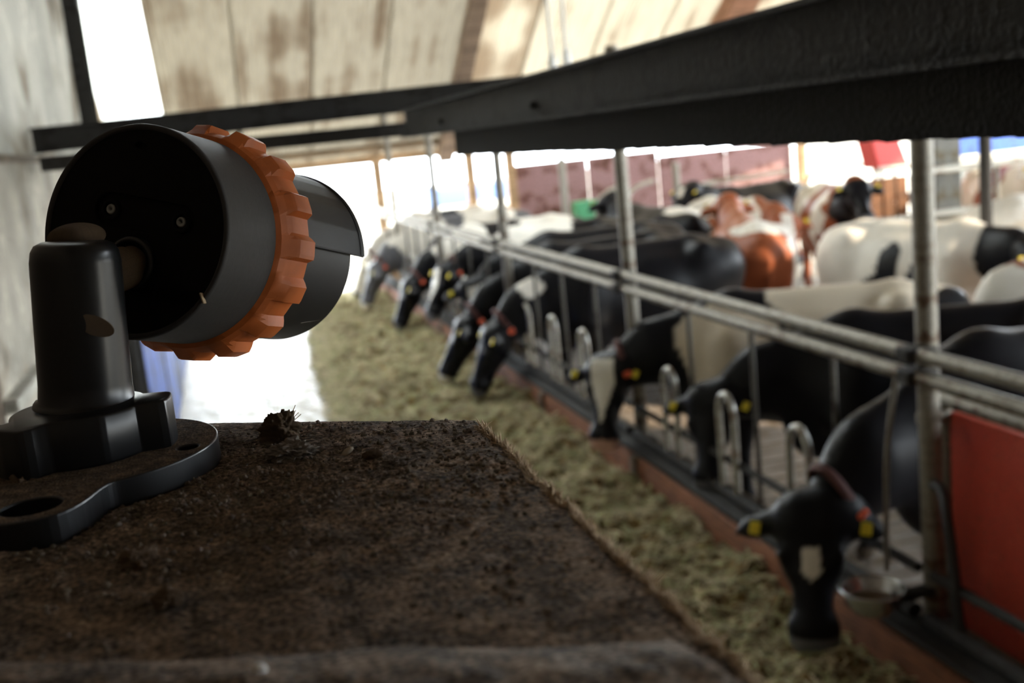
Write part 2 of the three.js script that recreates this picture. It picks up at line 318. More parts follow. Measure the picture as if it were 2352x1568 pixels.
// ================================================================== THE SHELF
const YB = 2.1975;                                          // board top
const farZ = (x) => -0.3865 + (x - 0.084) * 0.663 + 0.0012 * fbm(x * 90, 1, 2, 4) + 0.0025 * fbm(x * 18, 3, 1, 2);
const rightX = (z) => 0.0812 - 0.012 * (z + 0.378) * -0.4 + 0.0030 * fbm(z * 60, 8, 2, 5) + 0.003 * fbm(z * 12, 5, 4, 3);
function dirtHeight(x, z) {
  const d = Math.max(0, fbm(x * 40, z * 40, 2.2, 5)), f = fbm(x * 220, z * 220, 9.1, 4), near = smooth(0.13, 0.02, Math.hypot((x + 0.02) * 0.75, z + 0.34));
  const heap = near * Math.max(0, 0.35 + fbm(x * 70, z * 70, 4.4, 5) * 1.5) * 0.006;
  return d * 0.0016 + f * 0.0006 + heap * 0.28 + 0.0008 * fbm(x * 9, z * 9, 3, 3);
}
{
  const nx = 430, nz = 430, pos = [], idx = [], uv = [], x0 = -0.46, zn = -0.085;
  for (let j = 0; j <= nz; j++) for (let i = 0; i <= nx; i++) {
    const s = j / nz, u = 1 - Math.pow(1 - i / nx, 1.5), xr = rightX(mix(zn, farZ(0.08), s)), x = mix(x0, xr, u), z = mix(zn, farZ(x), s);
    const edge = Math.min(1, (xr - x) / 0.006) , back = Math.min(1, (1 - s) * 60);
    pos.push(x, YB + dirtHeight(x, z) * edge * mix(0.35, 1, back), z); uv.push(x, z);
  }
  for (let j = 0; j < nz; j++) for (let i = 0; i < nx; i++) { const a = j * (nx + 1) + i, b = a + 1, c = a + nx + 1, d = c + 1; idx.push(a, b, d, a, d, c); }
  const g = new THREE.BufferGeometry(); g.setAttribute('position', new THREE.Float32BufferAttribute(pos, 3)); g.setAttribute('uv', new THREE.Float32BufferAttribute(uv, 2)); g.setIndex(idx); g.computeVertexNormals();
  const board = thing('shelf_board', 'dirt-caked brown shelf board carrying the black camera', 'board', [0, 0, 0]);
  mesh('dirty_top', g, M.dirt, board);
  // core of the board under the dirt
  const n = 120, sh = new THREE.Shape(); sh.moveTo(-0.46, 0.085); sh.lineTo(rightX(-0.085) - 0.001, 0.085);
  for (let k = 0; k <= n; k++) { const z = mix(-0.085, farZ(0.08), k / n); sh.lineTo(rightX(z) - 0.0005, -z); }
  for (let k = n; k >= 0; k--) { const x = mix(-0.46, 0.078, k / n); sh.lineTo(x, -farZ(x) - 0.0003); }
  sh.closePath();
  const core = new THREE.ExtrudeGeometry(sh, { depth: 0.016, bevelEnabled: false }).rotateX(-Math.PI / 2).translate(0, YB - 0.0182, 0);
  mesh('board_core', uvMetres(core), M.fibre, board);
  const fr = new THREE.ConeGeometry(0.00032, 0.0042, 4, 1).translate(0, 0.002, 0), N = 3200, fi = new THREE.InstancedMesh(fr, M.fibre, N), m4 = new THREE.Matrix4(), q = new THREE.Quaternion();
  for (let k = 0; k < N; k++) {
    const z = mix(-0.1, -0.378, Math.pow(rnd(), 0.7)), x = rightX(z) + rr(-0.0016, 0.0002);
    q.setFromEuler(new THREE.Euler(rr(-1.0, 1.0), rr(0, 6), rr(-1.5, 0.2))); const s = rr(0.35, 1.0);
    m4.compose(V(x, YB - rr(-0.0012, 0.004), z), q, V(s * 1.8, s, s * 1.8)); fi.setMatrixAt(k, m4);
  }
  fi.name = 'frayed_fibres'; stuff(fi); board.add(fi);
  // legs that hold the board up, below the picture
  for (const [x, z] of [[-0.4, -0.2], [-0.05, -0.2]]) mesh('support', uvMetres(span(x - 0.03, x + 0.03, 0, YB - 0.016, z - 0.03, z + 0.03)), M.darkTimber, board);
}
{ // nearer plank lying over the first
  const nx = 260, nz = 90, pos = [], idx = [], uv = [];
  const zf = (x) => -0.190 + (x - 0.07) * 0.42 + 0.005 * fbm(x * 26, 4, 7, 4), yt = (x, z) => 0.0085 + 0.0045 * Math.max(-0.3, fbm(x * 30, z * 30, 6.6, 5)) + 0.0012 * fbm(x * 160, z * 160, 2, 3);
  for (let j = 0; j <= nz; j++) for (let i = 0; i <= nx; i++) {
    const s = j / nz, x = mix(-0.46, 0.0745 + 0.002 * fbm(s * 9, 3, 3, 3), 1 - Math.pow(1 - i / nx, 1.4)), z = mix(0.03, zf(x), s), e = Math.min(1, (1 - s) * 10), r = Math.min(1, (nx - i) / 6);
    pos.push(x, YB + mix(0.001, yt(x, z), Math.sqrt(e) * Math.sqrt(Math.max(r, 0.05))), z); uv.push(x + 0.3, z);
  }
  for (let j = 0; j < nz; j++) for (let i = 0; i < nx; i++) { const a = j * (nx + 1) + i, b = a + 1, c = a + nx + 1, d = c + 1; idx.push(a, b, d, a, d, c); }
  const g = new THREE.BufferGeometry(); g.setAttribute('position', new THREE.Float32BufferAttribute(pos, 3)); g.setAttribute('uv', new THREE.Float32BufferAttribute(uv, 2)); g.setIndex(idx); g.computeVertexNormals();
  const t = thing('shelf_plank', 'nearest out of focus plank crusted with dirt at the bottom edge', 'plank');
  mesh('dirty_top', g, M.dirt, t);
  mesh('plank_core', uvMetres(span(-0.46, 0.073, YB + 0.0002, YB + 0.003, -0.176, 0.03)), M.darkTimber, t);
}
// loose dirt on the board
{
  const shapes = [0, 1, 2].map((k) => { const g = new THREE.IcosahedronGeometry(1, 1), p = g.attributes.position; for (let i = 0; i < p.count; i++) { const v = V().fromBufferAttribute(p, i), s = 0.75 + 0.6 * fbm(v.x * 2 + k * 9, v.y * 2, v.z * 2, 3); p.setXYZ(i, v.x * s, v.y * s * 0.8, v.z * s); } g.computeVertexNormals(); return g; });
  const m4 = new THREE.Matrix4(), q = new THREE.Quaternion(), e = new THREE.Euler();
  shapes.forEach((g, k) => {
    const N = 5000, im = new THREE.InstancedMesh(g, M.crumb, N), c = new THREE.Color();
    for (let i = 0; i < N; i++) {
      let x, z; do { if (rnd() < 0.6) { const a = rr(0, 6.28), r = 0.11 * Math.pow(rnd(), 0.8); x = -0.015 + r * Math.cos(a); z = -0.345 + r * 0.75 * Math.sin(a); } else { x = rr(-0.16, 0.078); z = rr(-0.46, -0.12); } } while (z < farZ(x) + 0.002 || x > rightX(z) - 0.001);
      const s = 0.00022 + 0.0012 * Math.pow(rnd(), 7); q.setFromEuler(e.set(rr(0, 6), rr(0, 6), rr(0, 6)));
      m4.compose(V(x, YB + dirtHeight(x, z) + s * 0.2, z), q, V(s, s, s)); im.setMatrixAt(i, m4);
      const t = rr(0.6, 1.5); im.setColorAt(i, c.setRGB(t, t * rr(0.9, 1), t * rr(0.8, 0.95)));
    }
    im.name = numbered('dirt_crumbs'); scene.add(im); stuff(im, 'fine brown dirt crumbs scattered over the shelf board', 'dirt');
  });
}
function clod(name, label, x, z, r, sq, mat, parts = true, k = 0, detail = 5) {
  const g = new THREE.IcosahedronGeometry(1, detail * 5), p = g.attributes.position;
  for (let i = 0; i < p.count; i++) { const v = V().fromBufferAttribute(p, i); const s = 1 + 0.75 * fbm(v.x * 1.5 + k, v.y * 1.5, v.z * 1.5, 2) + 0.5 * fbm(v.x * 5, v.y * 5 + k, v.z * 5, 5); p.setXYZ(i, v.x * s * r, v.y * s * r * sq, v.z * s * r); }
  const gg = mergeVertices(g.deleteAttribute('normal') && g); gg.computeVertexNormals();
  const t = thing(name, label, 'dirt clod', [x, YB + dirtHeight(x, z) + r * sq * 0.62, z]);
  mesh('lump', gg, mat, t);
  if (parts) for (let i = 0; i < 5; i++) { const a = rr(0, 6.28), h = rr(0.4, 0.9) * r; mesh('straw_fibre', rod([Math.cos(a) * r * 0.5, h * 0.6, Math.sin(a) * r * 0.5], [Math.cos(a) * r * rr(0.7, 1.2) , h + rr(0.0006, 0.003), Math.sin(a) * r * 1.0], 0.00014, 5), M.fibre, t); }
  return t;
}
clod('dirt_clod', 'large crumbly dirt clod standing on the far edge of the board', 0.0118, -0.404, 0.0066, 0.92, M.clump, true, 3);
clod('dirt_clod', 'low crumbly dirt heap in front of the large clod', 0.0125, -0.379, 0.0078, 0.42, M.crumb, false, 8);
clod('dirt_clod', 'small dark crumb lying right of the pale husk', 0.044, -0.349, 0.0038, 0.4, M.crumb, false, 5);
clod('dirt_clod', 'small crumb beside the pale husk on the board', 0.0385, -0.361, 0.0032, 0.45, M.clump, false, 12);
clod('dirt_clod', 'dirt lump against the rim of the base plate', -0.071, -0.3735, 0.0066, 0.9, M.lump, false, 21);
clod('dirt_clod', 'blurred dirt lump near the front left of the board', -0.024, -0.262, 0.0035, 0.6, M.lump, false, 31);
clod('dirt_clod', 'blurred dark dirt lump at the left bottom of the board', -0.033, -0.296, 0.0045, 0.6, M.lump, false, 44);
{
  const g = new THREE.SphereGeometry(1, 20, 12).scale(0.0022, 0.0011, 0.0009).rotateZ(0.45);
  tag(mesh('seed_husk', g.translate(0.0312, YB + 0.0026, -0.3655), M.seed), 'pale grain husk lying on the board', 'husk');
  tag(mesh('white_pebble', new THREE.SphereGeometry(0.0016, 16, 12).scale(1, 0.9, 1).translate(-0.0045, YB + 0.0088, -0.2), M.pebble), 'small white pebble blurred on the nearest plank', 'pebble');
}

// ================================================================== THE CAMERA DEVICE
{
  const dev = thing('barn_camera', 'black surveillance camera with orange ring on a stubby swivel arm', 'camera', [-0.0561, 2.2, -0.3958]);
  const O = dev.position, at = (x, y, z) => [x - O.x, y - O.y, z - O.z];
  // base plate with screw ears
  {
    const R = 0.0449, sh = new THREE.Shape(), ear = (a) => { const d = Math.atan2(Math.sin(a + 1.76), Math.cos(a + 1.76)); return 0.026 * Math.exp(-Math.pow(d / 0.34, 4)); };
    for (let k = 0; k <= 200; k++) { const a = k / 200 * Math.PI * 2, r = R + ear(a); sh[k ? 'lineTo' : 'moveTo'](Math.cos(a) * r, Math.sin(a) * r); }
    const hole = (x, y, r) => { const h = new THREE.Path(); h.absellipse(x, y, r, r, 0, Math.PI * 2, true); sh.holes.push(h); };
    hole(0.0355, -0.0147, 0.0042); hole(-0.0085, -0.0565, 0.0092); hole(-0.034, 0.018, 0.0042);
    const g = new THREE.ExtrudeGeometry(sh, { depth: 0.0084, bevelEnabled: true, bevelSize: 0.0006, bevelThickness: 0.0006, bevelSegments: 3, curveSegments: 24 }).rotateX(-Math.PI / 2).translate(0, -0.0024, 0);
    mesh('base_plate', g, [M.dustyTop, M.plasticGloss], dev);
  }
  // three-winged clamp nut
  {
    const sh = new THREE.Shape();
    for (let k = 0; k <= 150; k++) {
      const a = k / 150 * Math.PI * 2; let r = 0.0212;
      for (const l of [-0.12, 1.95, 3.95]) { const d = Math.atan2(Math.sin(a - l), Math.cos(a - l)); r = Math.max(r, 0.0212 + 0.0082 * smooth(0.42, 0.2, Math.abs(d))); }
      sh[k ? 'lineTo' : 'moveTo'](Math.cos(a) * r, Math.sin(a) * r);
    }
    const g = new THREE.ExtrudeGeometry(sh, { depth: 0.0145, bevelEnabled: true, bevelSize: 0.0012, bevelThickness: 0.0012, bevelSegments: 4 }).rotateX(-Math.PI / 2).translate(0.0015, 0.0075, 0.0);
    mesh('clamp_nut', toCreasedNormals(g, 0.6), [M.plasticGloss, M.plasticGloss], dev);
  }
  // upright arm, rounded at the top
  const ax = at(-0.0518, 0, -0.4022);
  mesh('arm', lathe([[0.0178, 0.0225], [0.0174, 0.0238], [0.0158, 0.0246], [0.0154, 0.03], [0.0151, 0.05], [0.0148, 0.072], [0.0142, 0.0755], [0.0130, 0.0776], [0.0108, 0.0787], [0.001, 0.079]], 72).translate(0, -0.02, 0).rotateZ(-0.085).translate(ax[0] - 0.001, 0.02, ax[2]), M.plasticGloss, dev);
  mesh('dust_smear', lathe([[0.0001, 0], [0.006, 0.0002], [0.0066, 0]], 30).scale(1, 1, 0.5).rotateX(Math.PI / 2).rotateZ(-0.5).translate(ax[0] + 0.0075, 0.051, ax[2] + 0.0146), M.dustyNeck, dev).visible = true;
  mesh('swivel_cap', new THREE.SphereGeometry(0.0078, 32, 20).scale(1.25, 0.62, 1).translate(ax[0] + 0.004, 0.0796, ax[2] - 0.009), M.dustyNeck, dev);
  // head frame: x to the right, y up, z towards the viewer (opposite to where it looks)
  const hO = V(-0.0303, 2.2783, -0.4307).sub(O), hq = new THREE.Quaternion().setFromRotationMatrix(new THREE.Matrix4().makeBasis(V(0.8479, 0, 0.5302), V(0.1189, 0.9745, -0.1902), V(-0.5167, 0.2243, 0.8263)));
  const head = (name, g, m, parent) => { const o = mesh(name, g, m, parent ?? dev); if (!parent) { o.position.copy(hO); o.quaternion.copy(hq); } return o; };
  const turned = (pts, seg = 128) => lathe(pts, seg).rotateX(-Math.PI / 2);          // lathe height becomes distance along the axis
  const roll = -0.23;
  const body = head('housing', turned([[0.0374, 0.0022], [0.0378, 0.0004], [0.0388, -0.0002], [0.0396, 0.0002], [0.0400, 0.0012], [0.0404, 0.016], [0.0409, 0.0335]]), M.housing);
  // rear cover with a capsule recess, notches and screws
  {
    const sh = new THREE.Shape(); sh.absarc(0, 0, 0.0385, 0, Math.PI * 2, false);
    const cap = new THREE.Path(); const cx = 0.0026 , cy = 0.0065, hw = 0.0155, r = 0.0066;
    cap.absarc(cx + hw, cy, r, -Math.PI / 2, Math.PI / 2, false); cap.absarc(cx - hw, cy, r, Math.PI / 2, Math.PI * 1.5, false); cap.closePath(); sh.holes.push(cap);
    const nt = new THREE.Path(); nt.absellipse(0.0325, -0.0195, 0.0016, 0.004, 0, Math.PI * 2, false, -0.5); sh.holes.push(nt);
    const nt2 = new THREE.Path(); nt2.absellipse(-0.004, 0.0315, 0.003, 0.0016, 0, Math.PI * 2, false, 0); sh.holes.push(nt2);
    const g = new THREE.ExtrudeGeometry(sh, { depth: 0.0016, bevelEnabled: true, bevelSize: 0.0003, bevelThickness: 0.0003, bevelSegments: 2, curveSegments: 64 }).translate(0, 0, -0.0028).rotateZ(roll);
    const cover = head('rear_cover', g, M.plasticMatte);
    head('recess_floor', new THREE.CylinderGeometry(0.038, 0.038, 0.0006, 64).rotateX(Math.PI / 2).translate(0, 0, -0.0031), M.plasticMatte, cover);
    for (const x of [cx - hw, cx + hw]) {
      const s = turned([[0.0001, 0.0026], [0.0003, 0.0022], [0.0012, 0.0014], [0.0019, 0.0017], [0.0022, 0.0024], [0.0022, 0.003]], 20).translate(x, cy, 0).rotateZ(roll);
      head('screw', s, M.steelScrew, cover);
      head('screw_boss', turned([[0.0025, 0.0028], [0.0026, 0.0016], [0.0038, 0.0016], [0.0042, 0.0028]], 32).translate(x, cy, 0).rotateZ(roll), M.plasticMatte, cover);
    }
    head('cable_tab', rbox(0.0007, 0.0042, 0.002, 0.0003).rotateZ(0.35).translate(0.029, -0.0262, 0.0004), M.fibre, cover);
    head('swivel_collar', turned([[0.0076, 0.0015], [0.0098, 0.0012], [0.0102, -0.0012], [0.0094, -0.0022], [0.0078, -0.0024], [0.0076, 0]], 48).translate(-0.0009, -0.0118, 0), M.plasticGloss, cover);
  }
  { // neck between arm and head
    const a = V(...at(-0.0505, 2.2625, -0.4045)), b = V(-0.0009, -0.0118, -0.0012).applyQuaternion(hq).add(hO), d = b.clone().sub(a), L = d.length();
    const g = lathe([[0.0072, 0], [0.0072, L * 0.55], [0.0078, L * 0.6], [0.0078, L * 0.85], [0.0068, L * 0.88], [0.0068, L]], 40);
    g.applyQuaternion(new THREE.Quaternion().setFromUnitVectors(V(0, 1, 0), d.normalize())).translate(a.x, a.y, a.z);
    mesh('swivel_neck', g, M.dustyNeck, dev);
  }
  // orange gripping ring
  {
    const NB = 16, frac = [0, 0.10, 0.30, 0.38, 0.46, 0.54, 0.84, 0.92], up = [0, 0, 0, 0.06, 0.94, 1, 1, 0.55], rows = [[0.0318, 0.0406, 0], [0.0332, 0.0426, 0.04], [0.0362, 0.0438, 0.35], [0.0385, 0.0444, 0.85], [0.0396, 0.0447, 1], [0.046, 0.0447, 1], [0.0515, 0.0447, 1], [0.0528, 0.0443, 0.85], [0.0537, 0.0430, 0.5], [0.054, 0.0385, 0]];
    const pos = [], idx = [], ang = [];
    for (let b = 0; b < NB; b++) frac.forEach((f, i) => ang.push([(b + f) / NB * Math.PI * 2, up[i]]));
    for (const [t, r, w] of rows) for (const [a, u] of ang) { const R = r - 0.0004 * w + 0.0032 * w * u; pos.push(Math.cos(a + 0.02) * R, Math.sin(a + 0.02) * R, -t); }
    const n = ang.length; for (let j = 0; j < rows.length - 1; j++) for (let i = 0; i < n; i++) { const a = j * n + i, b = j * n + (i + 1) % n, c = a + n, d = b + n; idx.push(a, d, b, a, c, d); }
    let g = new THREE.BufferGeometry(); g.setAttribute('position', new THREE.Float32BufferAttribute(pos, 3)); g.setIndex(idx);
    g.computeVertexNormals(); g = toCreasedNormals(g, 0.62);
    head('grip_ring', uvMetres(g), M.orange);
  }
  // front barrel and visor
  const barrel = head('front_barrel', turned([[0.0372, 0.05], [0.0374, 0.075], [0.0377, 0.1035], [0.0371, 0.1046], [0.035, 0.1048], [0.0348, 0.100], [0.001, 0.0995]]), M.plastic);
  head('lens', turned([[0.001, 0.1005], [0.008, 0.1002], [0.0085, 0.0994]], 40), M.eye, barrel);
  head('scratch', rod([0.0203, -0.0316, -0.088], [0.0228, -0.0299, -0.101], 0.00012, 6), M.galv, barrel);
  {
    const th0 = -0.03, th1 = 2.72, ni = 80, prof = [[0.0379, 0.05], [0.0384, 0.08], [0.0388, 0.1115], [0.0391, 0.1115], [0.0396, 0.1125], [0.0396, 0.114], [0.0392, 0.1146], [0.0379, 0.1146], [0.0377, 0.11], [0.0376, 0.05]];
    const g = new THREE.LatheGeometry(prof.map(([r, t]) => new THREE.Vector2(r, t)), ni, 0, th1 - th0).rotateX(-Math.PI / 2);
    // lathe starts at +z (now up) and turns; bring its start to the right side
    g.rotateZ(0); const p = g.attributes.position, a0 = Math.atan2(p.getY(0), p.getX(0)), aN = Math.atan2(p.getY(p.count - 1), p.getX(p.count - 1));
    const dir = Math.sin((th1 - th0) / 2 + 0) && (Math.atan2(Math.sin(Math.atan2(p.getY(prof.length), p.getX(prof.length)) - a0), Math.cos(Math.atan2(p.getY(prof.length), p.getX(prof.length)) - a0)) > 0);
    g.rotateZ((dir ? th0 : th1) - a0);
    head('visor', toCreasedNormals(g, 0.5), M.plastic);
    const c = Math.cos(th0), s = Math.sin(th0); // closing edge strip of the visor on the right
    head('visor_edge', rod([0.0382 * c, 0.0382 * s, -0.051], [0.0386 * c, 0.0386 * s, -0.114], 0.0005, 8), M.plastic, barrel);
  }
}

// ================================================================== FEED FENCE
const FX = 2.354, POSTZ = [-3.43, -6.42, -9.45, -12.47, -15.5];
const ord = ['nearest', 'second', 'third', 'fourth', 'fifth'];
POSTZ.forEach((z, k) => {
  const p = thing('fence_post', `${ord[k]} tall galvanised post of the feed fence${k ? '' : ', beside the red panel'}`, 'post', [FX + 0.055, 0.0, z], 0, 'posts of the feed fence');
  mesh('pipe', uvMetres(rod([0, -0.15, 0], [0, 2.75, 0], k ? 0.042 : 0.04, 20)), M.galv, p);
  for (const y of [1.375, 1.295]) mesh('clamp', uvMetres(rbox(0.13, 0.055, 0.085, 0.012, -0.045, y, 0)), M.darkSteel, p);
  mesh('base_flange', uvMetres(rbox(0.15, 0.02, 0.15, 0.004, 0, 0.31, 0)), M.darkSteel, p);
});
[0.6, ...POSTZ].slice(0, 6).forEach((z1, k) => {
  const z0 = k < 5 ? POSTZ[k] : -18.4, top = k ? z1 : -0.4;
  const f = thing('feed_fence', `${['first feed fence bay by the red panel', 'second feed fence bay where the blazed cow feeds', 'third feed fence bay with two black cows', 'fourth feed fence bay behind the two black cows', 'fifth feed fence bay towards the far end', 'last feed fence bay at the far end'][k]}`, 'fence', [FX, 0, (z0 + top) / 2], 0, 'bays of the feed fence');
  const L = (top - z0) / 2 - 0.045, far = k > 3, rad = far ? 8 : 12;
  mesh('top_rail', uvMetres(rod([0, 1.375, -L], [0, 1.375, L], 0.028, rad)), M.galv, f);
  mesh('second_rail', uvMetres(rod([-0.01, 1.295, -L], [-0.01, 1.295, L], 0.028, rad)), M.galv, f);
  mesh('bottom_rail', uvMetres(rod([0, 0.36, -L], [0, 0.36, L], 0.03, rad)), M.darkSteel, f);
  mesh('middle_bar', uvMetres(rod([0.02, 0.53, -L], [0.02, 0.53, L], 0.02, rad)), M.darkSteel, f);
  for (let j = 0; j < 4; j++) {
    const z = (top - z0) / 2 - 0.88 - 0.73 * j; if (z < -L + 0.1) continue;
    const w = 0.085;
    mesh('neck_loop', uvMetres(tube([[0, 0.36, z - w], [0, 0.6, z - w], [0, 0.79, z - w], [0, 0.865, z - w * 0.6], [0, 0.89, z], [0, 0.865, z + w * 0.6], [0, 0.79, z + w], [0, 0.6, z + w], [0, 0.36, z + w]], 0.019, 36, 10)), M.galvBright, f);
    mesh('upright_bar', uvMetres(rod([0.015, 0.36, z + 0.3], [0.015, 1.295, z + 0.3], 0.013, 10)), M.darkGalv, f);
  }
});
// kerb: concrete footing, board facing, steel capping
struct(mesh('kerb_footing', uvMetres(span(2.3, 2.5, -0.2, 0.3, -18.4, 0.4)), M.kerb), 'low concrete kerb under the feed fence');
for (let k = 0; k < 9; k++) {
  const z1 = -0.2 - k * 1.98, b = tag(mesh('kerb_board', uvMetres(rbox(0.045, 0.26, 1.93, 0.008, 2.272, 0.155, z1 - 0.99)), M.kerbBoard), ['first worn red brown kerb board from the shelf end', 'second worn red brown kerb board, behind the nearest cow head', 'third worn red brown kerb board, by the nearest cow head', 'fourth red brown kerb board, under the blazed cow', 'fifth red brown kerb board, beyond the blazed cow', 'sixth red brown kerb board, near two black cow heads', 'seventh red brown kerb board towards the far end', 'eighth red brown kerb board towards the far end', 'last red brown kerb board at the far end'][k], 'board', 'kerb boards');
  const s = tag(mesh('kerb_stake', uvMetres(rbox(0.05, 0.3, 0.07, 0.008, 2.245, 0.145, z1)), M.kerb), ['first short kerb stake from the shelf end', 'second short kerb stake', 'third short kerb stake, near the nearest cow head', 'fourth short kerb stake, beside the blazed cow', 'fifth short kerb stake, beyond the blazed cow', 'sixth short kerb stake, near two black cow heads', 'seventh short kerb stake towards the far end', 'eighth short kerb stake towards the far end', 'last short kerb stake at the far end'][k], 'stake', 'kerb stakes');
}
tag(mesh('kerb_capping', uvMetres(rbox(0.11, 0.03, 18.4, 0.006, 2.31, 0.315, -9.0)), M.darkSteel), 'dark steel capping strip along the kerb boards', 'capping');

// water bowl, hoses
{
  const b = thing('water_bowl', 'round steel drinking bowl on the fence beside the nearest cow', 'bowl', [2.14, 0.42, -3.42]);
  mesh('bowl', lathe([[0.01, 0], [0.07, 0.008], [0.1, 0.04], [0.108, 0.085], [0.118, 0.09], [0.121, 0.098], [0.114, 0.1], [0.104, 0.09], [0.096, 0.045], [0.068, 0.016], [0.01, 0.01]], 40), M.bowlSteel, b);
  mesh('feed_mush', lathe([[0.001, 0.052], [0.05, 0.05], [0.097, 0.046]], 32), M.feedMush, b);
  mesh('bracket', rbox(0.16, 0.03, 0.06, 0.006, 0.17, 0.04, 0), M.darkSteel, b);
  tag(mesh('water_hose', tube([[2.40, 0.88, -3.42], [2.39, 0.87, -3.34], [2.36, 0.78, -3.27], [2.36, 0.6, -3.24], [2.36, 0.42, -3.22], [2.38, 0.3, -3.2]], 0.02, 40, 10), M.hose), 'black bent hose beside the nearest post', 'hose');
  tag(mesh('supply_pipe', tube([[2.345, 1.27, -3.53], [2.33, 1.0, -3.58], [2.325, 0.7, -3.6], [2.32, 0.48, -3.6]], 0.011, 30, 8), M.galv), 'thin supply pipe running down to the drinking bowl', 'pipe');
}
// red panel gate behind the nearest post
{
  const g = thing('red_gate', 'red painted panel gate in a grey steel frame right of the nearest post', 'gate', [2.56, 0, -3.0]);
  mesh('panel', uvMetres(rbox(0.03, 0.98, 1.16, 0.006, 0, 0.62, 0.08)), M.red, g);
  for (const z of [-0.53, 0.68]) mesh('frame_upright', uvMetres(rod([-0.01, 0.1, z], [-0.01, 1.15, z], 0.026, 14)), M.galv, g);
  mesh('frame_top', uvMetres(rod([-0.01, 1.15, -0.55], [-0.01, 1.15, 0.7], 0.028, 14)), M.galv, g);
  mesh('frame_bottom', uvMetres(rod([-0.01, 0.11, -0.55], [-0.01, 0.11, 0.7], 0.026, 14)), M.galv, g);
  mesh('hinge', rbox(0.12, 0.05, 0.06, 0.01, -0.07, 1.09, -0.52), M.galv, g);
}
// ---- hay along the kerb
{
  const nx = 90, nz = 620, pos = [], uv = [], idx = [];
  const left = (z) => mix(1.05, 0.75, smooth(-16, -8, z)) + 0.22 * fbm(z * 0.7, 3, 3, 3) - 0.3 * smooth(-6, -3, z);
  const H = (x, z) => { const l = left(z), e = smooth(l, l + 0.35, x); return e * (0.08 + 0.13 * fbm(x * 2.3, z * 1.6, 4, 4) + 0.16 * fbm(x * 7, z * 7, 8, 4) + 0.05 * smooth(1.6, 2.2, x)) - 0.012 * (1 - e); };
  for (let j = 0; j <= nz; j++) for (let i = 0; i <= nx; i++) { const z = mix(-0.5, -17.0, j / nz), x = mix(0.35, 2.25, i / nx); pos.push(x, Math.max(-0.005, H(x, z)), z); uv.push(x, z); }
  for (let j = 0; j < nz; j++) for (let i = 0; i < nx; i++) { const a = j * (nx + 1) + i, b = a + 1, c = a + nx + 1, d = c + 1; idx.push(a, b, d, a, d, c); }
  const g = new THREE.BufferGeometry(); g.setAttribute('position', new THREE.Float32BufferAttribute(pos, 3)); g.setAttribute('uv', new THREE.Float32BufferAttribute(uv, 2)); g.setIndex(idx); g.computeVertexNormals();
  stuff(mesh('hay_bed', g, M.hay), 'long bed of chopped hay along the kerb boards', 'hay');
  const blade = new THREE.BoxGeometry(0.006, 0.0025, 0.11, 1, 1, 2); { const p = blade.attributes.position; for (let i = 0; i < p.count; i++) if (Math.abs(p.getZ(i)) < 0.01) p.setY(i, p.getY(i) + 0.009); blade.computeVertexNormals(); }
  const N = 60000, im = new THREE.InstancedMesh(blade, M.straw, N), m4 = new THREE.Matrix4(), q = new THREE.Quaternion(), e = new THREE.Euler(), c = new THREE.Color();
  for (let i = 0; i < N; i++) {
    const z = mix(-1.5, -17.3, rnd()), l = left(z), x = mix(l - 0.12, 2.24, Math.pow(rnd(), 0.85));
    q.setFromEuler(e.set(rr(-0.45, 0.45), rr(0, 6.28), rr(-0.5, 0.5))); const s = rr(0.5, 1.25);
    m4.compose(V(x, Math.max(0, H(x, z)) + rr(-0.004, 0.02), z), q, V(s, s, s)); im.setMatrixAt(i, m4);
    const k = rr(0.3, 1.2), gr = rnd() < 0.35 ? 0.82 : 1; im.setColorAt(i, c.setRGB(0.62 * k * gr, 0.52 * k, 0.32 * k * gr));
  }
  im.name = 'hay_straws'; im.castShadow = im.receiveShadow = true; scene.add(im); stuff(im, 'loose straws over the hay bed', 'hay');
  // thin scatter over the concrete
  const S = 2500, sc = new THREE.InstancedMesh(blade, M.straw, S);
  for (let i = 0; i < S; i++) { const z = rr(-17, -7), x = mix(left(z), -0.45, Math.pow(rnd(), 1.8)); q.setFromEuler(e.set(0, rr(0, 6.28), 0)); const s = rr(0.4, 1.1); m4.compose(V(x, 0.002, z), q, V(s, s, s)); sc.setMatrixAt(i, m4); const k = rr(0.6, 1.1); sc.setColorAt(i, c.setRGB(0.56 * k, 0.46 * k, 0.26 * k)); }
  sc.name = 'scattered_straws'; sc.castShadow = sc.receiveShadow = true; scene.add(sc); stuff(sc, 'thin straw scatter on the concrete alley', 'straw');
}
// ---- blue partition at the left of the alley
{
  const b = thing('blue_partition', 'blue plastic partition along the left of the feed alley', 'partition', [-0.62, 0, -11.6]);
  for (let k = 0; k < 4; k++) mesh('panel', uvMetres(rbox(0.05, 1.25, 2.02, 0.01, 0, 0.655, 3.1 - k * 2.06)), M.blue, b);
  for (let k = 0; k < 5; k++) mesh('post', rbox(0.07, 1.36, 0.05, 0.008, 0, 0.68, 4.13 - k * 2.06), k ? M.galv : M.darkSteel, b);
}

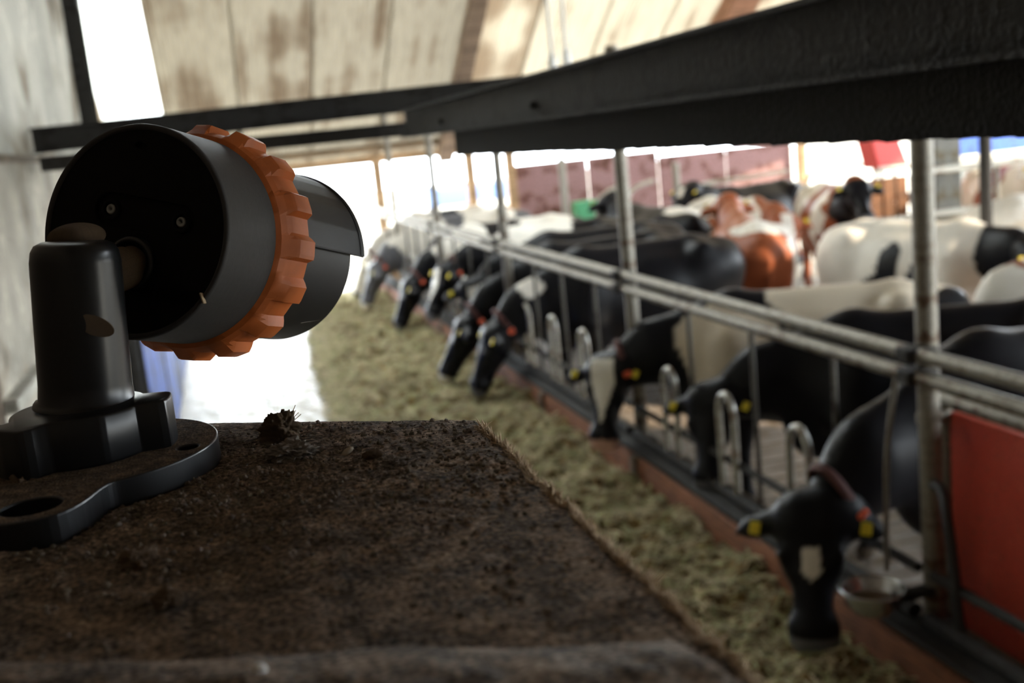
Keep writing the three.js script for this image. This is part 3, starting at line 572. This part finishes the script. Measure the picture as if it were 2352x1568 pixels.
// ================================================================== COWS
const COAT = { black: [0.0065, 0.0065, 0.0085], white: [0.78, 0.74, 0.66], brown: [0.30, 0.085, 0.035], cream: [0.66, 0.57, 0.44], pink: [0.55, 0.33, 0.27], grey: [0.12, 0.12, 0.13], hoof: [0.06, 0.045, 0.03], tan: [0.42, 0.30, 0.2] };
function surfaceNets(sdf, lo, hi, cell) {
  const n = lo.map((a, i) => Math.ceil((hi[i] - a) / cell) + 1), [nx, ny, nz] = n, f = new Float32Array(nx * ny * nz);
  for (let k = 0, q = 0; k < nz; k++) for (let j = 0; j < ny; j++) for (let i = 0; i < nx; i++, q++) f[q] = sdf(lo[0] + i * cell, lo[1] + j * cell, lo[2] + k * cell);
  const id = new Int32Array(nx * ny * nz).fill(-1), pos = [], idx = [], at = (i, j, k) => i + nx * (j + ny * k);
  const E = [[0, 1], [2, 3], [4, 5], [6, 7], [0, 2], [1, 3], [4, 6], [5, 7], [0, 4], [1, 5], [2, 6], [3, 7]];
  for (let k = 0; k < nz - 1; k++) for (let j = 0; j < ny - 1; j++) for (let i = 0; i < nx - 1; i++) {
    let mask = 0; const v = [];
    for (let c = 0; c < 8; c++) { const d = f[at(i + (c & 1), j + (c >> 1 & 1), k + (c >> 2))]; v.push(d); if (d < 0) mask |= 1 << c; }
    if (mask === 0 || mask === 255) continue;
    let x = 0, y = 0, z = 0, m = 0;
    for (const [a, b] of E) if ((v[a] < 0) !== (v[b] < 0)) { const t = v[a] / (v[a] - v[b]); x += mix(a & 1, b & 1, t); y += mix(a >> 1 & 1, b >> 1 & 1, t); z += mix(a >> 2, b >> 2, t); m++; }
    id[at(i, j, k)] = pos.length / 3; pos.push(lo[0] + (i + x / m) * cell, lo[1] + (j + y / m) * cell, lo[2] + (k + z / m) * cell);
  }
  const quad = (a, b, c, d, flip) => { if (a < 0 || b < 0 || c < 0 || d < 0) return; flip ? idx.push(a, c, b, b, c, d) : idx.push(a, b, c, b, d, c); };
  for (let k = 1; k < nz - 1; k++) for (let j = 1; j < ny - 1; j++) for (let i = 1; i < nx - 1; i++) {
    const o = f[at(i, j, k)] < 0;
    if (o !== f[at(i + 1, j, k)] < 0) quad(id[at(i, j - 1, k - 1)], id[at(i, j, k - 1)], id[at(i, j - 1, k)], id[at(i, j, k)], !o);
    if (o !== f[at(i, j + 1, k)] < 0) quad(id[at(i - 1, j, k - 1)], id[at(i - 1, j, k)], id[at(i, j, k - 1)], id[at(i, j, k)], !o);
    if (o !== f[at(i, j, k + 1)] < 0) quad(id[at(i - 1, j - 1, k)], id[at(i, j - 1, k)], id[at(i - 1, j, k)], id[at(i, j, k)], !o);
  }
  const g = new THREE.BufferGeometry(); g.setAttribute('position', new THREE.Float32BufferAttribute(pos, 3)); g.setIndex(idx); g.computeVertexNormals(); return g;
}
const smin = (a, b, k) => { const h = Math.max(k - Math.abs(a - b), 0) / k; return Math.min(a, b) - h * h * k * 0.25; };
// a bone: ends, radii, z squash (1 = round) and blend
function bone(px, py, pz, B) {
  const [ax, ay, az, ra, bx, by, bz, rb, zs] = B, s = 1 / zs, dx = bx - ax, dy = by - ay, dz = (bz - az) * s, qx = px - ax, qy = py - ay, qz = (pz - az) * s;
  const t = clamp((qx * dx + qy * dy + qz * dz) / (dx * dx + dy * dy + dz * dz + 1e-9)), ex = qx - dx * t, ey = qy - dy * t, ez = qz - dz * t;
  return (Math.sqrt(ex * ex + ey * ey + ez * ez) - mix(ra, rb, t)) * (zs < 1 ? zs : 1);
}
function makeCowShape(poll, pitchDeg, yawDeg = 0, side = 0) {
  const pitch = pitchDeg * Math.PI / 180, yaw = yawDeg * Math.PI / 180;
  const B = [], add = (k, ...b) => B.push([b.length === 8 ? [...b, 1] : b, k]);
  add(0.12, 0.42, 0.98, 0, 0.40, -0.12, 0.93, 0, 0.425, 0.84); add(0.12, -0.12, 0.93, 0, 0.425, -0.56, 1.04, 0, 0.33, 0.86);
  add(0.1, -0.56, 1.06, 0, 0.31, -0.74, 1.12, 0, 0.25, 0.98); add(0.1, 0.5, 1.33, 0, 0.085, -0.5, 1.345, 0, 0.08);
  add(0.08, -0.5, 1.335, 0, 0.085, -0.84, 1.27, 0, 0.075); add(0.08, -0.5, 1.31, -0.21, 0.07, -0.5, 1.31, 0.21, 0.07); add(0.07, -0.82, 1.14, -0.11, 0.08, -0.82, 1.14, 0.11, 0.08);
  add(0.12, 0.62, 0.95, 0, 0.28, 0.72, 0.78, 0, 0.2, 0.8);
  const nz = side, mx = mix(0.66, poll[0], 0.55), my = mix(1.12, poll[1], 0.5) + 0.02;
  add(0.12, 0.58, 1.12, 0, 0.27, mx, my, nz * 0.5, 0.185, 0.62); add(0.08, mx, my, nz * 0.5, 0.185, poll[0] - 0.05, poll[1] - 0.02, nz, 0.12, 0.72);
  add(0.07, 0.5, 1.36, 0, 0.07, mx, my + 0.13, nz * 0.5, 0.05, 0.8);
  for (const s of [-1, 1]) {
    add(0.1, 0.52, 1.12, s * 0.2, 0.12, 0.56, 0.86, s * 0.22, 0.13); add(0.08, 0.56, 0.86, s * 0.21, 0.125, 0.47, 0.68, s * 0.18, 0.085); add(0.05, 0.47, 0.68, s * 0.18, 0.085, 0.5, 0.38, s * 0.16, 0.055); add(0.03, 0.5, 0.38, s * 0.16, 0.054, 0.48, 0.12, s * 0.16, 0.04); add(0.03, 0.48, 0.12, s * 0.16, 0.045, 0.52, 0.045, s * 0.16, 0.055);
    add(0.12, -0.58, 1.12, s * 0.19, 0.2, -0.5, 0.8, s * 0.22, 0.14, 0.7); add(0.08, -0.68, 1.0, s * 0.18, 0.18, -0.72, 0.72, s * 0.18, 0.1, 0.6); add(0.06, -0.6, 0.8, s * 0.2, 0.12, -0.79, 0.5, s * 0.18, 0.062, 0.8); add(0.03, -0.79, 0.5, s * 0.18, 0.058, -0.74, 0.13, s * 0.18, 0.042); add(0.03, -0.74, 0.13, s * 0.18, 0.046, -0.7, 0.045, s * 0.18, 0.056);
  }
  add(0.08, -0.42, 0.62, 0, 0.17, -0.3, 0.66, 0, 0.15, 1.1);
  add(0.04, -0.86, 1.3, 0, 0.04, -0.96, 1.12, 0.02, 0.03); add(0.03, -0.96, 1.12, 0.02, 0.028, -0.97, 0.78, 0.03, 0.022); add(0.03, -0.97, 0.78, 0.03, 0.024, -0.96, 0.42, 0.03, 0.045);
  const body = (x, y, z) => { let d = 1; for (const [b, k] of B) { const e = bone(x, y, z, b); d = d > 0.9 ? e : smin(d, e, k); } return d; };
  // head: hangs from the poll at a pitch, turned by a yaw; u is the forehead side
  const P = V(poll[0], poll[1], nz), Lh = 0.51, F = V(Math.cos(yaw), 0, Math.sin(yaw)), h = F.clone().multiplyScalar(Math.cos(pitch)).add(V(0, -Math.sin(pitch), 0)), u = F.clone().multiplyScalar(Math.sin(pitch)).add(V(0, Math.cos(pitch), 0)), side3 = new THREE.Vector3().crossVectors(h, u);
  const pt = (t, a, w) => P.clone().addScaledVector(h, t * Lh).addScaledVector(u, a).addScaledVector(side3, w);
  const HB = [], hadd = (k, a, ra, b, rb) => HB.push([[a.x, a.y, a.z, ra, b.x, b.y, b.z, rb, 1], k]);
  hadd(0.05, pt(-0.02, -0.01, -0.045), 0.085, pt(-0.02, -0.01, 0.045), 0.085); hadd(0.05, pt(0.05, -0.02, -0.06), 0.092, pt(0.36, -0.03, -0.045), 0.08); hadd(0.05, pt(0.05, -0.02, 0.06), 0.092, pt(0.36, -0.03, 0.045), 0.08);
  hadd(0.05, pt(0.22, -0.09, 0), 0.1, pt(0.6, -0.06, 0), 0.07); hadd(0.05, pt(0.3, -0.01, 0), 0.075, pt(0.85, -0.015, 0), 0.072); hadd(0.04, pt(0.86, -0.02, -0.04), 0.064, pt(0.86, -0.02, 0.04), 0.064); hadd(0.03, pt(0.96, -0.03, -0.04), 0.055, pt(0.96, -0.03, 0.04), 0.055); hadd(0.03, pt(0.86, -0.075, 0), 0.05, pt(0.7, -0.08, 0), 0.05);
  for (const s of [-1, 1]) { hadd(0.025, pt(0.27, 0.03, s * 0.1), 0.032, pt(0.33, 0.02, s * 0.1), 0.028); hadd(0.03, pt(0.04, -0.03, s * 0.1), 0.03, pt(0.05, -0.035, s * 0.16), 0.045); hadd(0.03, pt(0.05, -0.035, s * 0.16), 0.046, pt(0.09, -0.045, s * 0.235), 0.042); hadd(0.03, pt(0.09, -0.045, s * 0.235), 0.04, pt(0.13, -0.055, s * 0.295), 0.014); }
  hadd(0.08, pt(0.02, -0.05, 0), 0.115, V(poll[0] - 0.12, poll[1] + 0.02, nz * 0.9), 0.125);
  const hd = (x, y, z) => { let d = 1; for (const [b, k] of HB) { const e = bone(x, y, z, b); d = d > 0.9 ? e : smin(d, e, k); } return d; };
  const tip = pt(1, 0, 0), pad = 0.34, lo = ['x', 'y', 'z'].map((k) => Math.min(P[k], tip[k]) - (k === 'y' ? 0.26 : pad)), hi = ['x', 'y', 'z'].map((k) => Math.max(P[k], tip[k]) + (k === 'y' ? 0.24 : pad));
  const gb = surfaceNets(body, [-1.08, -0.03, -0.5], [Math.max(0.95, poll[0] + 0.16), Math.max(1.52, poll[1] + 0.2), 0.5], 0.028), gh = surfaceNets(hd, lo, hi, 0.016);
  const n = gb.attributes.position.count, g = mergeGeometries([gb, gh]); g.userData = { n };
  const inHead = (x, y, z) => { const d = V(x, y, z).sub(P); return [d.dot(h) / Lh, d.dot(u), d.dot(side3)]; };
  const ears = [-1, 1].map((s) => pt(0.085, 0.002, s * 0.215)), eyes = [-1, 1].map((s) => pt(0.29, 0.035, s * 0.115)), mid = V(mix(mx, poll[0], 0.62), mix(my, poll[1], 0.62) - 0.005, nz * 0.8), axis = P.clone().sub(V(mx, my, nz * 0.5)).normalize();
  return { g, inHead, ears, eyes, mid, axis, u };
}
const shapes = {
  feed: makeCowShape([1.34, 0.81], 66), feedLeft: makeCowShape([1.36, 0.79], 60, 12, 0.04), feedFront: makeCowShape([1.38, 0.82], 72, -58, -0.08),
  mid: makeCowShape([1.34, 1.06], 62, -10), midFront: makeCowShape([1.34, 0.99], 68, -74, -0.06), stand: makeCowShape([1.3, 1.46], 42), low: makeCowShape([1.22, 1.2], 50, 20, 0.1),
};
const blob = (x, y, z, c, r) => { const d = Math.hypot((x - c[0]) / r[0], (y - c[1]) / r[1], (z - c[2]) / r[2]); return d + 0.55 * fbm(x * 3.1 + c[0], y * 3.1, z * 3.1 + c[2] * 3, 3) < 1; };
function cow(label, shape, [x, z], deg, s, coat, { collar = true, tags = true, name = 'dairy_cow' } = {}) {
  const S = shapes[shape], g = S.g.clone(), p = g.attributes.position, col = new Float32Array(p.count * 3), N = S.g.userData.n;
  for (let i = 0; i < p.count; i++) {
    const X = p.getX(i), Y = p.getY(i), Z = p.getZ(i), [t, a, w] = S.inHead(X, Y, Z), head = i >= N && t > -0.1;
    let c = COAT[coat.base];
    for (const [cc, ctr, r] of coat.spots ?? []) if (blob(X, Y, Z, ctr, r)) c = COAT[cc];
    if (head) {
      if (coat.head) c = COAT[coat.head];
      if (Math.abs(w) < 0.125) { if (coat.blaze && a > -0.02 && t > coat.blaze[0] && t < coat.blaze[1] && Math.abs(w) < coat.blaze[2] * (1 - smooth(coat.blaze[3] ?? 0.3, coat.blaze[1], t) * 0.85)) c = COAT.white;
        if (t > 0.93) c = coat.nose ? COAT[coat.nose] : COAT.grey; }
    }
    if (Y < 0.07) c = COAT.hoof;
    const v = 1 + 0.16 * fbm(X * 7, Y * 7, Z * 7, 3); col[i * 3] = c[0] * v; col[i * 3 + 1] = c[1] * v; col[i * 3 + 2] = c[2] * v;
  }
  g.setAttribute('color', new THREE.BufferAttribute(col, 3));
  const o = thing(name, label, 'cow', [x, -0.15, z], Math.PI - deg * Math.PI / 180 * -1, 'dairy cows'); o.scale.setScalar(s);
  mesh('body', g, M.hide, o);
  for (const e of S.eyes) mesh('eye', new THREE.SphereGeometry(0.02, 14, 10).translate(e.x, e.y, e.z), M.eye, o);
  if (tags) S.ears.forEach((e) => { const m = mesh('ear_tag', rbox(0.01, 0.052, 0.042, 0.004), M.tagYellow, o); m.position.copy(e).addScaledVector(S.u, 0.043); m.quaternion.setFromUnitVectors(V(1, 0, 0), S.u); m.castShadow = true; });
  if (collar) {
    const c = new THREE.Group(); c.name = 'collar'; o.add(c); c.position.copy(S.mid); c.quaternion.setFromUnitVectors(V(0, 1, 0), S.axis);
    mesh('strap', new THREE.TorusGeometry(0.155, 0.014, 8, 40).rotateX(Math.PI / 2).scale(1.02, 1.6, 0.72), M.collarStrap, c);
    for (const k of [-1, 1]) mesh('tracker', rbox(0.13, 0.055, 0.03, 0.01).rotateY(0.9 * k).translate(0.06, 0, k * 0.105), M.collar, c);
  }
  return o;
}
// feeding along the fence, near to far
cow('nearest black cow eating with orange collar and small white face mark', 'feedFront', [3.5, -3.9], 0, 1.0, { base: 'black', blaze: [0.22, 0.5, 0.035, 0.4] });
cow('black cow with yellow ear tags, head behind the fence bars', 'midFront', [3.62, -5.0], -22, 0.93, { base: 'black' }, { collar: false });
cow('black cow with broad white blaze and white shoulder', 'midFront', [3.4, -5.96], -25, 0.95, { base: 'black', blaze: [-0.15, 0.72, 0.085, 0.1], nose: 'pink', spots: [['cream', [0.55, 1.1, 0.15], [0.36, 0.34, 0.6]], ['cream', [-0.25, 1.3, 0.1], [0.55, 0.4, 0.6]], ['black', [-0.42, 1.2, 0.32], [0.2, 0.12, 0.2]]] });
cow('glossy black cow, right one of the two eating side by side', 'feed', [3.42, -8.9], 0, 1.0, { base: 'black', spots: [['white', [0.98, 1.15, 0], [0.12, 0.1, 0.2]]] });
cow('glossy black cow with pale muzzle, left one of the two eating', 'feedLeft', [3.36, -9.62], 2, 1.0, { base: 'black', nose: 'white' });
cow('black cow with white forehead spot and raised head', 'midFront', [3.66, -10.62], 0, 1.0, { base: 'black', blaze: [0.02, 0.3, 0.05, 0.15] }, { collar: false });
cow('black cow standing at the fence beyond the forehead spotted one', 'mid', [3.6, -11.7], 4, 1.0, { base: 'black', spots: [['white', [0.3, 1.3, 0.1], [0.5, 0.3, 0.5]]], blaze: [0, 0.7, 0.06] });
cow('black and white cow fourth from the far end of the fence', 'feed', [3.4, -12.9], 3, 1.0, { base: 'black', spots: [['white', [0.7, 1.1, 0], [0.35, 0.5, 0.5]], ['white', [-0.4, 1.3, 0], [0.4, 0.4, 0.5]]] });
cow('pied cow eating near the far end with orange collar', 'feed', [3.3, -15.0], 0, 1.0, { base: 'grey', head: 'grey', nose: 'white', spots: [['white', [0.75, 1.25, 0], [0.42, 0.35, 0.5]], ['white', [-0.3, 1.2, 0], [0.4, 0.5, 0.6]]] });
cow('mostly white cow at the far end of the fence', 'feed', [3.35, -16.3], 0, 1.0, { base: 'white', spots: [['black', [0.1, 1.2, 0], [0.3, 0.3, 0.5]]] });
// loose in the walkway behind
cow('red brown cow seen from behind with white tail head', 'stand', [4.9, -9.75], -108, 1.0, { base: 'brown', spots: [['white', [-0.66, 1.4, 0.05], [0.2, 0.09, 0.4]], ['white', [-0.72, 1.1, 0.3], [0.12, 0.4, 0.08]]], head: 'brown' }, { collar: false });
cow('white cow with black spots standing behind the nearest post', 'low', [5.55, -8.05], 108, 0.98, { base: 'white', head: 'black', spots: [['black', [0.0, 1.12, 0.34], [0.11, 0.17, 0.2]], ['black', [-0.04, 0.92, 0.36], [0.24, 0.1, 0.2]], ['black', [0.28, 1.0, 0.34], [0.1, 0.17, 0.2]], ['black', [0.95, 1.25, 0], [0.3, 0.4, 0.4]]] }, { collar: false });
cow('red and white cow facing the shelf behind the brown rump', 'low', [5.95, -12.2], 96, 1.0, { base: 'brown', head: 'brown', blaze: [-0.1, 0.8, 0.06], spots: [['white', [0.55, 1.15, 0.2], [0.3, 0.4, 0.25]], ['white', [-0.2, 1.35, 0], [0.5, 0.25, 0.4]], ['white', [0.7, 0.75, 0], [0.2, 0.3, 0.2]]] }, { collar: false });
cow('black cow lifting its tagged head behind the black backs', 'stand', [7.2, -14.0], 20, 1.0, { base: 'black', blaze: [0.0, 0.3, 0.05] }, { collar: false });
cow('black cow with white back patch between black backs and brown rump', 'stand', [4.98, -12.2], -85, 1.0, { base: 'black', spots: [['white', [-0.55, 1.38, 0.05], [0.24, 0.2, 0.22]], ['cream', [-0.8, 1.0, 0.2], [0.2, 0.16, 0.2]]] }, { collar: false });
cow('red and white patched cow at the right edge', 'stand', [5.3, -5.5], 172, 1.0, { base: 'brown', spots: [['white', [-0.86, 1.0, 0], [0.16, 0.5, 0.5]], ['white', [-0.35, 0.82, 0.4], [0.4, 0.12, 0.3]], ['white', [-0.45, 1.42, 0], [0.3, 0.07, 0.2]]] }, { collar: false });
cow('white cow standing at the far right behind the patched cow', 'low', [7.5, -8.4], 150, 1.0, { base: 'white', spots: [['cream', [-0.3, 1.0, 0], [0.4, 0.4, 0.6]], ['black', [-0.7, 0.9, 0.2], [0.2, 0.2, 0.3]]] }, { collar: false });
cow('black headed red and white cow looking across behind the spotted cow', 'stand', [7.4, -12.4], 72, 1.0, { base: 'brown', head: 'black', spots: [['black', [0.95, 1.3, 0], [0.35, 0.3, 0.4]], ['white', [0.45, 0.95, 0.2], [0.25, 0.45, 0.25]], ['white', [-0.3, 1.2, 0], [0.3, 0.4, 0.5]]] }, { collar: false });
cow('pale brown patched cow in the sunlit far right area', 'stand', [9.6, -12.0], 70, 1.0, { base: 'white', spots: [['brown', [0.3, 1.1, 0], [0.4, 0.4, 0.5]]] }, { collar: false });
cow('white and black cow far right in the sunlit area', 'low', [11.3, -11.9], 120, 1.0, { base: 'white', spots: [['black', [0.0, 1.2, 0], [0.4, 0.3, 0.5]]] }, { collar: false });

cow('cream and black cow beyond the thin dark post', 'stand', [9.0, -8.5], 105, 1.0, { base: 'cream', spots: [['black', [0.3, 1.1, 0.2], [0.3, 0.25, 0.4]], ['white', [-0.4, 1.3, 0], [0.4, 0.3, 0.5]]] }, { collar: false });
// ================================================================== FAR END AND RIGHT SIDE
// far wall: low boards, maroon sheets, posts
{
  const w = new THREE.Group(); w.name = 'wall_far'; scene.add(w); struct(w, 'low boarded far wall with open gap under the eave');
  for (let k = 0; k < 3; k++) mesh('plank', uvMetres(rbox(1.35, 0.34, 0.05, 0.008, 3.1, 0.02 + k * 0.35, -17.2)), M.tanBoard, w);
  for (let k = 0; k < 4; k++) mesh('maroon_sheet', uvMetres(rbox(1.2, 1.05, 0.04, 0.006, 5.25 + k * 1.22, 1.2 + (k > 1 ? -0.04 : 0.06), -17.15)), M.maroon, w);
  for (let k = 0; k < 4; k++) mesh('tan_board', uvMetres(rbox(1.2, 0.5, 0.06, 0.008, 5.25 + k * 1.22, 0.55, -17.05)), M.tanBoard, w);
  for (const x of [2.45, 3.9, 4.55, 9.65]) mesh('timber_post', uvMetres(rbox(0.14, 2.4, 0.14, 0.01, x, 1.0, -17.05)), M.tanBoard, w);
  for (let k = 0; k < 2; k++) mesh('wall_board', uvMetres(rbox(0.9, 0.55, 0.05, 0.008, 4.22, 0.3 + k * 0.6, -17.25)), M.brownBoard, w);
}
for (const [x, w, z, l] of [[3.75, 0.7, -18.2, 'left'], [4.6, 0.9, -18.6, 'right']]) {
  const t = thing('blue_windbreak', `blue windbreak strip outside the far opening, ${l} one`, 'windbreak', [x, -0.5, z]);
  mesh('strip', uvMetres(rbox(w, 0.3, 0.04, 0.01, 0, 1.86, 0)), M.paleBlue, t);
  for (const e of [-0.45, 0.45]) mesh('stake', rod([e * w, 0, -0.04], [e * w, 2.07, -0.04], 0.03, 8), M.galv, t);
}
for (const [x, z, h, l] of [[5.07, -16, 1.86, 'left'], [6.9, -16, 1.6, 'right']]) {
  const p = thing('white_post', `${l} white painted post in front of the maroon sheets`, 'post', [x, -0.15, z]);
  mesh('pipe', rod([0, 0, 0], [0, h + 0.15, 0], 0.055, 14), M.whitePaint, p); mesh('foot', rbox(0.2, 0.03, 0.2, 0.005, 0, 0.015, 0), M.galv, p);
}
function divider(label, x, z, w, h) {                          // bent tube cubicle divider
  const d = thing('cubicle_divider', label, 'divider', [x, -0.15, z], 0, 'bent tube cubicle dividers');
  mesh('tube', tube([[0, 0, 0], [0, h * 0.7, 0], [0.05, h * 0.93, 0], [0.18, h, 0], [w * 0.6, h * 1.02, 0], [w, h * 1.04, 0]], 0.032, 40, 10), M.paleSteel, d);
  mesh('foot_plate', rbox(0.14, 0.02, 0.14, 0.004, 0, 0.01, 0), M.galv, d);
}
divider('left small bent tube divider before the maroon sheets', 5.35, -15.4, 0.35, 1.45);
divider('middle bent tube divider before the maroon sheets', 5.75, -15.2, 0.45, 1.5);
divider('long bent tube divider above the lifted black head', 6.75, -15.2, 1.6, 1.42);
divider('bent tube divider furthest right before the maroon sheets', 8.3, -14.6, 1.4, 1.45);
{
  const t = thing('green_box', 'small green box on a stand behind the bent dividers', 'box', [5.55, -0.15, -16.5]);
  mesh('box', uvMetres(rbox(0.35, 0.3, 0.25, 0.02, 0, 1.15, 0)), M.green, t); mesh('stand', rod([0, 0, 0], [0, 1.0, 0], 0.04, 10), M.galv, t);
}
// railings on the right
for (const [x0, x1, y, z, r, l] of [[8.6, 13.3, 1.33, -13.2, 0.035, 'upper pale rail across the far right'], [8.6, 13.3, 0.85, -13.3, 0.035, 'lower pale rail across the far right'], [7.55, 9.4, 1.43, -10.7, 0.045, 'short white rail right of the nearest post'], [6.5, 13.3, 1.0, -10.3, 0.04, 'long pale rail behind the white spotted cow']]) {
  const t = thing('pale_rail', l, 'rail', [(x0 + x1) / 2, 0, z]);
  mesh('pipe', rod([-(x1 - x0) / 2, y, 0], [(x1 - x0) / 2, y, 0], r, 12), M.paleSteel, t);
  for (const e of [-0.98, 0, 0.98]) mesh('stand', rod([e * (x1 - x0) / 2, -0.15, 0.0], [e * (x1 - x0) / 2, y, 0.0], 0.03, 10), M.galv, t);
}
{
  const p = thing('concrete_pillar', 'grey concrete pillar right behind the nearest post', 'pillar', [7.95, -0.15, -11.0]);
  mesh('shaft', uvMetres(rbox(0.34, 5.2, 0.34, 0.02, 0, 2.6, 0)), M.pillar, p); mesh('pad', uvMetres(rbox(0.5, 0.12, 0.5, 0.02, 0, 0.06, 0)), M.pillar, p);
  const q = thing('steel_post', 'dark thin steel post near the right edge', 'post', [6.15, -0.15, -7.9]);
  mesh('pipe', rod([0, 0, 0], [0, 2.6, 0], 0.05, 14), M.darkSteel, q); mesh('foot', rbox(0.18, 0.02, 0.18, 0.004, 0, 0.01, 0), M.darkSteel, q);
  const rd = thing('red_chute', 'bright red slanted chute high beside the grey pillar', 'chute', [8.75, 0, -13.6]);
  const s = new THREE.Shape(); s.moveTo(-0.32, 2.2); s.lineTo(0.0, 2.2); s.lineTo(0.34, 1.35); s.lineTo(-0.1, 1.35); s.closePath();
  mesh('hopper', new THREE.ExtrudeGeometry(s, { depth: 0.35, bevelEnabled: true, bevelSize: 0.01, bevelThickness: 0.01, bevelSegments: 2 }), M.brightRed, rd);
  for (const x of [-0.05, 0.25]) mesh('leg', rod([x, -0.15, 0.17], [x, 1.4, 0.17], 0.03, 10), M.galv, rd);
}
{ // brown slatted hurdle
  const h = thing('board_hurdle', 'brown upright board hurdle beyond the white spotted cow', 'hurdle', [8.95, -0.15, -13.05]);
  for (let k = 0; k < 8; k++) mesh('board', uvMetres(rbox(0.16, 1.35, 0.03, 0.005, -0.7 + k * 0.2, 0.7, 0)), M.brownBoard, h);
  for (const y of [0.3, 1.1]) mesh('batten', uvMetres(rbox(1.65, 0.08, 0.03, 0.005, 0, y, -0.03)), M.brownBoard, h);
}
tag(mesh('blue_tarpaulin', uvMetres(rbox(2.2, 0.5, 0.05, 0.02, 10.6, 1.62, -13.35)), M.blue), 'blue tarpaulin strip high at the far right', 'tarpaulin');
struct(mesh('wall_right', uvMetres(span(13.5, 13.7, -0.3, 0.9, -19, 3)), M.pillar), 'low wall of the open right side');
struct(mesh('wall_right', uvMetres(span(13.5, 13.7, 0.9, 7.4, -5.4, -3.4)), M.oldRoof), 'boarded near half of the right side');
struct(mesh('wall_right', uvMetres(span(13.5, 13.7, 5.6, 6.6, -1.4, 3)), M.oldRoof), 'lowered boarding over the near open bay');
struct(mesh('wall_right', uvMetres(span(13.5, 13.7, 4.3, 6.6, -19, -5.4)), M.oldRoof), 'boarding above the far open bays');
struct(mesh('wall_right', uvMetres(span(13.5, 13.7, 6.6, 9.4, -19, 3)), M.oldRoof), 'boarded gable above the open right side');

camera.updateMatrixWorld();
renderer.render(scene, camera);
